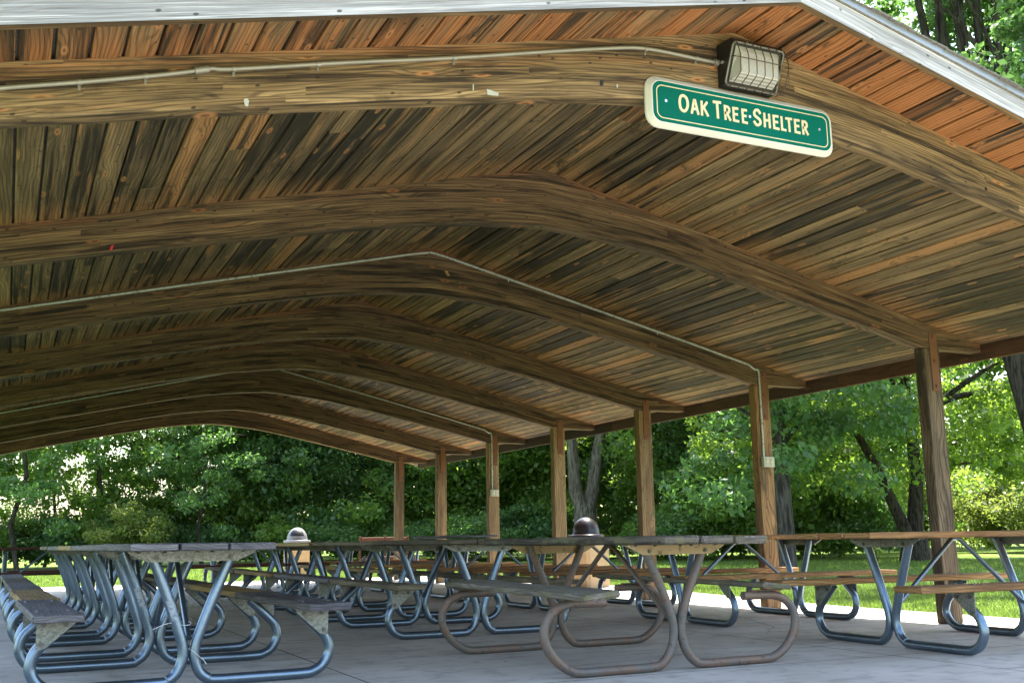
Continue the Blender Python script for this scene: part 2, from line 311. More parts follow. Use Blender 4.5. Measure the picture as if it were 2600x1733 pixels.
# ------------------------------------------------------------------ mesh builder
class MB:
    def __init__(s): s.v = []; s.f = []; s.uv = []; s.c = []; s.sm = []
    def face(s, pts, uvs, rnd, smooth=False):
        i = len(s.v); s.v += [tuple(p) for p in pts]; s.f.append(tuple(range(i, i+len(pts))))
        s.uv += list(uvs); s.c += [rnd]*len(pts); s.sm.append(smooth)
    def rnd(s): return (R.random(), R.random(), R.random())
    def plank(s, O, ax, ay, az, L, W, T, rnd=None, ch=0.004, jit=0.0, endrnd=True):
        """bevelled board: O = corner, ax along the length, ay across, az up; chamfer on all long and end edges"""
        rnd = rnd or s.rnd(); O, ax, ay, az = map(Vector, (O, ax, ay, az))
        def P(a, b, c): return O + ax*a + ay*b + az*c
        xs = (0, ch, L-ch, L); ys = (0, ch, W-ch, W); zs = (0, ch, T-ch, T)
        e = [0, 0, 0, 0]
        nseg = max(1, int(L/0.35)) if jit else 1
        R2 = random.Random(int(rnd[0]*1e6))
        us = [ch + (L-2*ch)*i/nseg for i in range(nseg+1)]
        prof = [(ys[1], 0), (ys[2], 0), (ys[3], zs[1]), (ys[3], zs[2]), (ys[2], T), (ys[1], T), (0, zs[2]), (0, zs[1])]
        vacc = [0, ys[2]-ch, 0, 0, 0, 0, 0, 0]
        def per(k): # V coordinate round the section
            pts = prof + [prof[0]]; a = 0.0
            for q in range(k): a += math.hypot(pts[q+1][0]-pts[q][0], pts[q+1][1]-pts[q][1])
            return a
        pv = [per(k) for k in range(9)]
        rows = []
        for u in us:
            jy = [R2.uniform(-jit, jit) if jit else 0 for _ in range(8)]; jz = [R2.uniform(-jit, jit) if jit else 0 for _ in range(8)]
            rows.append([P(u, prof[k][0]+jy[k], prof[k][1]+jz[k]) for k in range(8)])
        for i in range(nseg):
            for k in range(8):
                k2 = (k+1) % 8
                s.face([rows[i][k], rows[i+1][k], rows[i+1][k2], rows[i][k2]][::-1],
                       [(us[i], pv[k]), (us[i+1], pv[k]), (us[i+1], pv[k+1]), (us[i], pv[k+1])][::-1], rnd)
        rn2 = (R2.random(), R2.random(), 0.0)
        for u, row, sg in ((0, rows[0], -1), (L, rows[-1], 1)):
            cap = [P(u, W/2+(prof[k][0]-W/2)*(1-2*ch/W), T/2+(prof[k][1]-T/2)*(1-2*ch/T)) for k in range(8)]
            for k in range(8):
                k2 = (k+1) % 8
                q = [row[k], cap[k], cap[k2], row[k2]]
                uvq = [(0.002, pv[k]), (0, pv[k]), (0, pv[k+1]), (0.002, pv[k+1])]
                if sg < 0: q, uvq = q[::-1], uvq[::-1]
                s.face(q[::-1], uvq[::-1], rnd)
            q = cap if sg > 0 else cap[::-1]
            s.face(q, [(p.dot(ay)*1.6+3.0, p.dot(az)*1.3) for p in q], rn2)
    def box(s, lo, hi, rnd=None, ua=0):
        rnd = rnd or s.rnd()
        ax = [Vector((1,0,0)), Vector((0,1,0)), Vector((0,0,1))]
        o = [(ua+i) % 3 for i in range(3)]
        d = [hi[i]-lo[i] for i in range(3)]
        s.plank(lo, ax[o[0]], ax[o[1]], ax[o[2]], d[o[0]], d[o[1]], d[o[2]], rnd, ch=min(0.003, min(d)*0.2))
    def tube(s, pts, r, n=12, cap=True, rnd=(0.5, 0.5, 0.5)):
        pts = [Vector(p) for p in pts]; rr = r if isinstance(r, (list, tuple)) else [r]*len(pts)
        rings = []; nrm = None; acc = 0
        base = len(s.v)
        for i, p in enumerate(pts):
            t = (pts[min(i+1, len(pts)-1)] - pts[max(i-1, 0)]).normalized()
            if nrm is None:
                a = Vector((0,0,1)) if abs(t.z) < 0.9 else Vector((1,0,0)); nrm = t.cross(a).normalized()
            nrm = (nrm - t*nrm.dot(t)).normalized(); bn = t.cross(nrm)
            if i: acc += (p-pts[i-1]).length
            rings.append(acc)
            for k in range(n):
                a = 2*pi*k/n; s.v.append(tuple(p + (nrm*cos(a)+bn*sin(a))*rr[i]))
        for i in range(len(pts)-1):
            for k in range(n):
                k2 = (k+1) % n; a = base+i*n
                s.f.append((a+k, a+k2, a+n+k2, a+n+k)); s.sm.append(True)
                v0, v1 = k/n*0.2, (k+1)/n*0.2
                s.uv += [(rings[i], v0), (rings[i], v1), (rings[i+1], v1), (rings[i+1], v0)]; s.c += [rnd]*4
        if cap:
            for b, rev in ((base, True), (base+(len(pts)-1)*n, False)):
                q = list(range(b, b+n)); q = q[::-1] if rev else q
                s.face([s.v[i] for i in q], [(0, 0)]*n, rnd)
    def lathe(s, prof, n=40, cx=0, cy=0, rnd=(0.5,0.5,0.5)):
        base = len(s.v)
        for (r, z) in prof:
            for k in range(n):
                a = 2*pi*k/n; s.v.append((cx+r*cos(a), cy+r*sin(a), z))
        for i in range(len(prof)-1):
            for k in range(n):
                k2 = (k+1) % n; a = base+i*n
                s.f.append((a+k, a+k2, a+n+k2, a+n+k)); s.sm.append(True); s.uv += [(0, 0)]*4; s.c += [rnd]*4
    def prism(s, poly, origin, ax, ay, az, t, rnd=(0.5,0.5,0.5), hole=None):
        """flat polygon (2D list) in the ax/ay plane, thickness t along az"""
        O, ax, ay, az = map(Vector, (origin, ax, ay, az))
        a = [O+ax*p[0]+ay*p[1] for p in poly]; b = [p+az*t for p in a]; n = len(poly)
        s.face(b, [(p[0], p[1]) for p in poly], rnd); s.face(a[::-1], [(p[0], p[1]) for p in poly][::-1], rnd)
        for i in range(n):
            j = (i+1) % n; s.face([a[i], a[j], b[j], b[i]], [(poly[i][0], poly[i][1])]*2+[(poly[j][0], poly[j][1])]*2, rnd)
    def disc(s, c, ax, ay, az, r, t, n=10):
        s.prism([(r*cos(2*pi*k/n), r*sin(2*pi*k/n)) for k in range(n)], c, ax, ay, az, t)
    def build(s, name, mat, parent=None, loc=None):
        me = bpy.data.meshes.new(name); me.from_pydata(s.v, [], s.f)
        ul = me.uv_layers.new(name='UVMap'); ul.data.foreach_set('uv', np.array(s.uv, 'f').ravel())
        ca = me.color_attributes.new('rnd', 'FLOAT_COLOR', 'CORNER')
        c = np.ones((len(s.c), 4), 'f'); c[:, :3] = s.c; ca.data.foreach_set('color', c.ravel())
        me.polygons.foreach_set('use_smooth', s.sm)
        me.materials.append(MAT[mat]); me.update()
        o = bpy.data.objects.new(name, me); COL.objects.link(o)
        if parent: o.parent = parent
        if loc: o.location = loc
        return o

def thing(name, label, cat, loc=(0,0,0), rz=0.0, group=None):
    o = bpy.data.objects.new(name, None); COL.objects.link(o); o.empty_display_size = 0.1
    o.location = loc; o.rotation_euler = (0, 0, rz); tag(o, label, cat, group); return o
def tag(o, label=None, cat=None, group=None, kind=None):
    if label: o['label'] = label
    if cat: o['category'] = cat
    if group: o['group'] = group
    if kind: o['kind'] = kind
    return o
def catmull(pts, seg=6):
    pts = [Vector(p) for p in pts]; out = []
    P = [pts[0]*2-pts[1]] + pts + [pts[-1]*2-pts[-2]]
    for i in range(1, len(P)-2):
        for k in range(seg):
            t = k/seg; a, b, c, d = P[i-1], P[i], P[i+1], P[i+2]
            out.append(0.5*((2*b)+(c-a)*t+(2*a-5*b+4*c-d)*t*t+(3*b-a-3*c+d)*t**3))
    out.append(pts[-1]); return out

# ------------------------------------------------------------------ ground
def ground():
    me = MB()
    n = 40
    X = np.linspace(-90, 130, n); Y = np.linspace(-40, 170, n)
    for i in range(n-1):
        for j in range(n-1):
            me.face([(X[i],Y[j],-0.04),(X[i+1],Y[j],-0.04),(X[i+1],Y[j+1],-0.04),(X[i],Y[j+1],-0.04)], [(0,0)]*4, (0.5,0.5,0.5))
    tag(me.build('ground', 'lawn'), kind='structure')
    s = MB()
    poly = [(-4.9,-9),(4.85,-9),(4.85,9.3),(5.45,13.5),(5.9,17),(5.7,23.3),(-4.9,23.3)]
    s.prism(poly, (0,0,-0.12), (1,0,0), (0,1,0), (0,0,1), 0.12)
    tag(s.build('concrete_floor', 'concrete'), kind='structure')
    # crack in the slab
    c = MB(); pts = [(3.535,9.974),(3.3,9.45),(3.095,8.976),(2.98,8.7),(2.866,8.39),(2.70,8.1),(2.619,7.899),(2.50,7.62),(2.378,7.473),(2.2,7.3),(1.95,7.05)]
    R3 = random.Random(3); P = []
    for a, b in zip(pts, pts[1:]):
        for k in range(4):
            t = k/4; P.append((a[0]+(b[0]-a[0])*t+R3.uniform(-.02,.02), a[1]+(b[1]-a[1])*t+R3.uniform(-.015,.015)))
    for a, b in zip(P, P[1:]):
        w = R3.uniform(0.002, 0.006)
        c.face([(a[0]-w,a[1],0.004),(a[0]+w,a[1],0.004),(b[0]+w,b[1],0.004),(b[0]-w,b[1],0.004)], [(0,0)]*4, (0,0,0))
    tag(c.build('floor_crack', 'black'), kind='structure')
ground()

# ------------------------------------------------------------------ shelter
SH = thing('picnic_shelter', 'large open timber picnic shelter with gabled plank ceiling and arched beams', 'picnic shelter', (0, 0, 0))
cs = 1/sqrt(1+M*M)
def shelter():
    # ceiling boards: separate boards with grooves, both slopes
    b = MB(); W = 0.1397; gap = 0.014; T = 0.03
    slope = XT/cs
    nb = int(slope/W)+1
    ys = [Y0+0.038] + [y+PD/2 for y in BY] + [Y1-0.038]
    RB = random.Random(11)
    for sx in (-1, 1):
        d = Vector((sx*cs, 0, -M*cs)); nrm = Vector((sx*M*cs, 0, cs))
        for i in range(nb):
            a0 = i*W; w = min(W, slope-a0)-gap
            if w < 0.02: continue
            for j in range(len(ys)-1):
                cuts = [ys[j], ys[j+1]]
                if RB.random() < 0.24 and j > 0: cuts.insert(1, RB.uniform(ys[j]+0.35, ys[j+1]-0.35))
                for y0, y1 in zip(cuts, cuts[1:]):
                    O = Vector((0, y0+0.0015, HR)) + d*(a0+gap/2) + nrm*RB.uniform(0, 0.0025)
                    b.plank(O, (0,1,0), d, nrm, y1-y0-0.003, w, T, (RB.random(), RB.random(), RB.random()), ch=0.004)
    b.build('ceiling_boards', 'ceiling', SH)
    # roof covering: deck and shingles above the boards
    for sx in (-1, 1):
        pass
    r = MB()
    for sx in (-1, 1):
        d = Vector((sx*cs, 0, -M*cs)); nrm = Vector((sx*M*cs, 0, cs))
        L = (XT+0.07)/cs; rows = int(L/0.14)
        r.plank(Vector((0, Y0-0.012, HR))+nrm*0.034, (0,1,0), d, nrm, Y1-Y0+0.024, L-0.01, 0.034, ch=0.002)
        RR = random.Random(5+sx)
        for k in range(rows+1):
            y = Y0-0.03
            a = L-0.14*(k+1)
            if a < -0.02: break
            while y < Y1+0.03:
                ln = RR.uniform(0.16, 0.30) if k < 60 else 1
                O = Vector((0, y, HR)) + d*(a+RR.uniform(-.003,.003)) + nrm*(0.070+RR.uniform(0, 0.004))
                q = [O, O+Vector((0,ln-0.004,0)), O+Vector((0,ln-0.004,0))+d*0.15-nrm*0.0, O+d*0.15]
                r.plank(O+Vector((0, RR.uniform(-.006,.006) if y > Y0 else RR.uniform(-.012,.004), 0)), (0,1,0), (d*0.9985+nrm*0.03).normalized(), nrm, ln-0.003, 0.155, 0.008, ch=0.0015)
                y += ln
    r.prism([(-.16,HR+.118-.16*M),(0,HR+.118),(.16,HR+.118-.16*M),(.16,HR+.106-.16*M),(0,HR+.030),(-.16,HR+.106-.16*M)], (0,Y1+.02,0), (1,0,0), (0,0,1), (0,-1,0), Y1-Y0+.05)
    r.build('shingle_roof', 'shingle', SH)
    # rake fascia boards (front and back) with raw undersides, drip edge
    for yy, sg in ((Y0, 1), (Y1-0.038, 1)):
        for sx in (-1, 1):
            d = Vector((sx*cs, 0, -M*cs)); nrm = Vector((sx*M*cs, 0, cs))
            f = MB(); L = (XT+0.07)/cs
            O = Vector((0, yy, HR-0.082))
            # board with a mitred peak: prism polygon in x/z
            x1 = sx*(XT+0.07); MF = 0.2412 if (sx < 0 and yy < 10) else M
            N = 28
            rr = (R.random(), R.random(), 0.1)
            for k in range(N):
                xa, xb = x1*k/N, x1*(k+1)/N
                za, zb = HR-0.082-MF*abs(xa), HR-0.082-MF*abs(xb)
                H = 0.121
                ua, ub = abs(xa)/cs, abs(xb)/cs
                fa = [(xa,yy,za),(xb,yy,zb),(xb,yy,zb+H),(xa,yy,za+H)]
                ba = [(p[0],yy+0.038,p[2]) for p in fa]
                ufa = [(ua,0),(ub,0),(ub,H),(ua,H)]
                if sx < 0: f.face(fa[::-1], ufa[::-1], rr); f.face(ba, ufa, rr)
                else: f.face(fa, ufa, rr); f.face(ba[::-1], ufa[::-1], rr)
                top = [fa[3], fa[2], ba[2], ba[3]]
                f.face(top, [(ua,H),(ub,H),(ub,H+.038),(ua,H+.038)], rr)
            o = f.build('rake_fascia_board', 'rake', SH)
            g = MB()
            for k in range(N):
                xa, xb = x1*k/N, x1*(k+1)/N
                za, zb = HR-0.082-MF*abs(xa)-0.0015, HR-0.082-MF*abs(xb)-0.0015
                ua, ub = abs(xa)/cs, abs(xb)/cs
                q = [(xa,yy+0.001,za),(xb,yy+0.001,zb),(xb,yy+0.040,zb),(xa,yy+0.040,za)]
                q2 = [(p[0],p[1],p[2]+0.012) for p in q]
                uvq = [(ua,0),(ub,0),(ub,.038),(ua,.038)]
                g.face(q, uvq, rr); 
                g.face([q[2], q[3], q2[3], q2[2]], uvq, rr)
            g.build('board_underside', 'raw', o)
            # inner ledger behind the fascia
            e = MB()
            y2 = yy-0.0015 if yy < 10 else yy+0.0395
            zt = HR-0.082+0.121
            p = [Vector((0,y2-0.012,zt+0.001)), Vector((x1,y2-0.012,zt+0.001-M*abs(x1)))]
            dd = (p[1]-p[0]).normalized()
            if sx > 0: e.plank(p[0], dd, (0,1,0), nrm, (p[1]-p[0]).length, 0.062 if yy < 10 else 0.03, 0.040, ch=0.004)
            else: e.plank(p[1], -dd, (0,1,0), nrm, (p[1]-p[0]).length, 0.062 if yy < 10 else 0.03, 0.040, ch=0.004)
            e.build('drip_edge', 'drip', SH)
    # eave fascia boards along the sides
    for sx in (-1, 1):
        f = MB(); x0 = XT if sx > 0 else -XT-0.038
        zt = zs_(XT)+0.04
        y = Y0+0.04
        while y < Y1-0.05:
            y1 = min(y+4.88, Y1-0.042)
            f.plank((x0, y, zt-0.185), (0,1,0), (1,0,0), (0,0,1), y1-y-0.002, 0.038, 0.185, ch=0.003)
            y = y1
        f.build('eave_fascia_board', 'eave', SH)
    # arched beams
    XS = [0,.1,.2,.3,.4,.5,.6,.8,1.0,1.2,1.5,2.0,2.5,3.0,3.861]
    D = {0:.450,.2:.415,.4:.385,.6:.358,.8:.335,1.0:.315,1.2:.302,1.5:.288,2.0:.272,3.0:.252,3.861:.243}
    ks = sorted(D)
    def depth(x): return float(np.interp(abs(x), ks, [D[k] for k in ks]))
    xs = sorted(set([-x for x in XS] + XS))
    for k, y in enumerate(BY):
        bm = MB(); off = k*11.3
        prof = [(x, zs_(x)-depth(x), zs_(x)+0.004) for x in xs]
        prof = [(-XT+0.004, HB, zs_(XT)+0.004)] + prof + [(XT-0.004, HB, zs_(XT)+0.004)]
        rr = bm.rnd()
        ya, yb = y, y+PD
        for (xa, za, ta), (xb, zb, tb) in zip(prof, prof[1:]):
            nz = 1
            ha, hb = ta-za, tb-zb
            uv = [(xa+off, 0.3*k), (xb+off, 0.3*k), (xb+off, hb+0.3*k), (xa+off, ha+0.3*k)]
            c = 0.006
            # front and back faces start above a small chamfer
            bm.face([(xa,ya,za+c),(xb,ya,zb+c),(xb,ya,tb),(xa,ya,ta)], uv, rr)
            bm.face([(xa,yb,za+c),(xb,yb,zb+c),(xb,yb,tb),(xa,yb,ta)][::-1], uv[::-1], rr)
            bm.face([(xa,ya+c,za),(xa,yb-c,za),(xb,yb-c,zb),(xb,ya+c,zb)][::-1], [(xa+off,3+k*.038*3+.002),(xa+off,3+k*.038*3+.036),(xb+off,3+k*.038*3+.036),(xb+off,3+k*.038*3+.002)][::-1], rr)
            bm.face([(xa,ya,za+c),(xa,ya+c,za),(xb,ya+c,zb),(xb,ya,zb+c)][::-1], [(xa+off,.002+k*.3),(xa+off,.004+k*.3),(xb+off,.004+k*.3),(xb+off,.002+k*.3)][::-1], rr)
            bm.face([(xa,yb,za+c),(xa,yb-c,za),(xb,yb-c,zb),(xb,yb,zb+c)], [(xa+off,.002),(xa+off,.004),(xb+off,.004),(xb+off,.002)], rr)
            bm.face([(xa,ya,ta),(xb,ya,tb),(xb,yb,tb),(xa,yb,ta)], uv, rr)
        for (x, z, t), fl in ((prof[0], 0), (prof[-1], 1)):
            q = [(x,ya,z),(x,yb,z),(x,yb,t),(x,ya,t)]
            bm.face(q if fl else q[::-1], [(0,0),(.19,0),(.19,.08),(0,.08)], rr)
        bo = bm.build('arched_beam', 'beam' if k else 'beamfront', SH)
    # posts with steel straps
    for k, y in enumerate(BY):
        for sx in (-1, 1):
            p = MB(); x0 = XP-PW if sx > 0 else -XP
            N = 14
            rp = p.rnd(); ch = 0.008
            p.plank((x0, y+0.001, 0.0), (0,0,1), (1,0,0), (0,1,0), HB-0.001, PW, PD-0.002, rp, ch=ch, jit=0.0015)
            po = p.build('post', 'postfront' if k < 2 else 'post', SH)
            if sx < 0: continue
            st = MB(); xc = (sx*(XP-0.082))
            st.plank((xc-0.046, y-0.0105, 2.045), (0,0,1), (1,0,0), (0,1,0), 0.53, 0.092, 0.010, ch=0.002)
            so = st.build('strap_plate', 'strap', po)
            for z in (2.09, 2.317, 2.545):
                bl = MB(); bl.disc((xc, y-0.0105, z), (1,0,0), (0,0,1), (0,-1,0), 0.016, 0.010, 6); bl.build('strap_bolt', 'strap', po)
shelter()

# ------------------------------------------------------------------ conduit, light, sign
def conduit(name, label, pts, r, mat, clamps, y, box=None):
    t = thing(name, label, 'conduit', (0, 0, 0))
    c = MB(); c.tube(pts, r, 10); c.build('pipe', mat, t)
    for (x, z, a) in clamps:
        k = MB()
        ring = [(x+cos(a)*q, y-0.0, z+sin(a)*q) for q in (-0.009, 0.009)]
        k.tube([(x-0.009*cos(a), pts[0][1] if False else y-0.016, z-0.009*sin(a)), (x+0.009*cos(a), y-0.016, z+0.009*sin(a))], r+0.0025, 10)
        k.box((x-0.006, y-0.005, z-0.030), (x+0.006, y-0.0015, z-r))
        k.disc((x, y-0.005, z-0.024), (1,0,0), (0,0,1), (0,-1,0), 0.004, 0.004, 6)
        k.build('pipe_clamp', mat, t)
    return t
y1 = BY[0]
pts = [(-4.05,2.495),(-3.724,2.597),(-3.446,2.672),(-3.175,2.748),(-2.99,2.805),(-2.90,2.836),(-2.797,2.853),(-2.251,2.989),(-1.776,3.100),(-1.179,3.253),(-0.80,3.345),(-0.66,3.372),(-0.56,3.379),(-0.472,3.381),(-0.295,3.381),(-0.150,3.382)]
cond = conduit('electrical_conduit', 'pale steel conduit along the front beam leading to the floodlight', catmull([(x, y1-0.016, z) for x, z in pts], 4), 0.0105, 'conduit',
        [(-3.43,2.676,0.26),(-3.17,2.750,0.28),(-2.80,2.852,0.25),(-2.42,2.946,0.25),(-1.74,3.108,0.25),(-0.62,3.374,0.1),(-0.29,3.381,0.0)], y1)
k = MB(); k.tube([(-0.172,y1-0.016,3.382),(-0.146,y1-0.016,3.382)], 0.019, 8); k.tube([(-2.97,y1-0.016,2.812),(-2.91,y1-0.016,2.832)], 0.017, 8)
k.build('coupling', 'conduit', cond)
for bi, gl, lab in ((2, 'conduitgreen', 'greenish conduit over the third beam dropping to an outlet box on the post'), (5, 'conduitgreen', 'thin far conduit on the sixth beam dropping to a small outlet box')):
    yb = BY[bi]; yy = yb-0.013
    P = [(-XP+0.1, zs_(XP-0.1)-0.035), (-3.0, zs_(3.0)-0.035), (-1.5, zs_(1.5)-0.035), (-0.15, zs_(0.15)-0.035)]
    top = [(x, yy, z) for x, z in P] + [(0, yy, HR-0.045)] + [(0.15, yy, zs_(0.15)-0.035), (1.5, yy, zs_(1.5)-0.035), (3.0, yy, zs_(3.0)-0.035), (3.78, yy, zs_(3.78)-0.045)]
    bend = [(3.86, yy, zs_(3.86)-0.075), (3.905, yy, 2.60), (3.915, yy, 2.50), (3.915, yy, 2.0), (3.915, yy, 1.66), (3.915, yy, 1.61)]
    t = conduit('electrical_conduit', lab, top[:-1]+catmull([top[-1]]+bend, 5), 0.0125, gl,
                [(0.84, zs_(0.84)-0.035, -0.23), (2.6, zs_(2.6)-0.035, -0.23), (3.915, 2.03, 1.57)], yb)
    t2 = thing('outlet_box', ('grey-green' if bi == 2 else 'small pale') + ' outlet box on the ' + ('third post with two cream sockets' if bi == 2 else 'sixth post below the thin conduit'), 'outlet box', (3.952, yb, 1.575))
    bx = MB(); bx.box((-0.073, -0.062, -0.055), (0.073, -0.0125, 0.058)); bx.build('box', 'boxgrey', t2)
    for dx in (-0.024, 0.030):
        ob = MB()
        for dz in (-0.020, 0.022):
            ob.prism([(0.016*cos(2*pi*q/10), 0.017*sin(2*pi*q/10)) for q in range(10)], (dx, -0.0625, dz), (1,0,0), (0,0,1), (0,-1,0), 0.004)
        ob.box((dx-0.012, -0.0645, -0.018), (dx+0.012, -0.0625, 0.020))
        oo = ob.build('socket', 'cream', t2)
        if bi == 2:
            for dz in (-0.020, 0.022):
                for q in (-0.006, 0.006):
                    sl = MB(); sl.box((dx+q-0.0018, -0.0685, dz-0.005), (dx+q+0.0018, -0.0667, dz+0.006)); sl.build('socket_slot', 'black', oo)

def floodlight():
    t = thing('floodlight', 'black wall floodlight with ribbed lens and rusty wire guard above the sign', 'light', (0.045, BY[0], 3.365))
    X0, X1 = -0.185, 0.165
    h = MB()
    # housing profile in (depth, z): back at 0, top out, slanted front
    prof = [(0.001,-0.125),(0.055,-0.125),(0.150,0.090),(0.135,0.118),(0.001,0.125)]
    def pt(x, p): return (x, -p[0], p[1])
    n = len(prof)
    for i in range(n):
        j = (i+1) % n
        h.face([pt(X0,prof[i]),pt(X0,prof[j]),pt(X1,prof[j]),pt(X1,prof[i])], [(0,0)]*4, (0.5,)*3)
    h.face([pt(X0,p) for p in prof][::-1], [(0,0)]*n, (0.5,)*3); h.face([pt(X1,p) for p in prof], [(0,0)]*n, (0.5,)*3)
    ho = h.build('housing', 'black', t)
    # front plane basis
    A = Vector((0,-0.055,-0.125)); B = Vector((0,-0.150,0.090)); ez = (B-A).normalized(); H = (B-A).length
    ex = Vector((1,0,0)); en = ez.cross(ex).normalized()
    if en.y > 0: en = -en
    def q(x, v, d): return ex*x + A + ez*v + en*d
    fr = MB(); pts = []
    for cx, cz, a0 in ((X1-0.022, H-0.022, 0), (X0+0.022, H-0.022, 90), (X0+0.022, 0.022, 180), (X1-0.022, 0.022, 270)):
        for a in range(0, 91, 15): pts.append(q(cx+0.022*cos(radians(a0+a)), cz+0.022*sin(radians(a0+a)), 0.006))
    pts.append(pts[0]); fr.tube(pts, 0.0065, 8, cap=False); fr.build('lens_frame', 'lensrim', t)
    # refractor: bulging glass, flat upper face and slanted lower face
    le = MB()
    xa, xb = X0+0.022, X1-0.028
    secs = [(0.020, 0.006, 0.0), (0.030, 0.020, 0.003), (0.070, 0.070, 0.022), (0.082, 0.076, 0.025), (0.190, 0.028, 0.018), (0.215, 0.006, 0.0)]
    rows = [[q(xa+ins, v, d), q(xa+ins+0.01, v, d+0.004), q(xb-ins-0.01, v, d+0.004), q(xb-ins, v, d)] for v, d, ins in secs]
    side = [[q(xa, v, 0.006), q(xb, v, 0.006)] for v, d, ins in secs]
    for r0, r1, s0, s1 in zip(rows, rows[1:], side, side[1:]):
        for c in range(3): le.face([r0[c], r0[c+1], r1[c+1], r1[c]], [(0,0)]*4, (0.5,)*3)
        le.face([s0[0], r0[0], r1[0], s1[0]], [(0,0)]*4, (0.5,)*3); le.face([r0[3], s0[1], s1[1], r1[3]], [(0,0)]*4, (0.5,)*3)
    le.build('lens', 'lens', t)
    # wire guard
    w = MB()
    def wire(x): return [q(x, -0.012, 0.012), q(x, 0.0, 0.045), q(x, 0.062, 0.098), q(x, 0.082, 0.104), q(x, 0.17, 0.070), q(x, H-0.01, 0.022), q(x, H+0.004, 0.010)]
    for i in range(7): w.tube(wire(X0+0.018+i*(X1-X0-0.02)/6.0), 0.0030, 6)
    for v, d in ((0.0, 0.047), (0.152, 0.078)):
        w.tube(catmull([q(X0, v, 0.015), q(X0+0.015, v, d), q(X1+0.01, v, d), q(X1+0.022, v, 0.015)], 4), 0.0030, 6)
    w.tube([q(X1+0.018, -0.005, 0.01), q(X1+0.022, 0.06, 0.05), q(X1+0.022, 0.15, 0.05), q(X1+0.014, H, 0.012)], 0.0030, 6)
    w.build('wire_guard', 'wire', t)
    s = MB(); s.disc((X0-0.001, -0.055, 0.005), (0,1,0), (0,0,1), (-1,0,0), 0.011, 0.010, 8); s.disc((X0+0.1, -0.146, 0.102), (1,0,0), (0,0,1), (0,-1,0), 0.005, 0.003, 6)
    s.build('hinge_screw', 'screw', t)
floodlight()

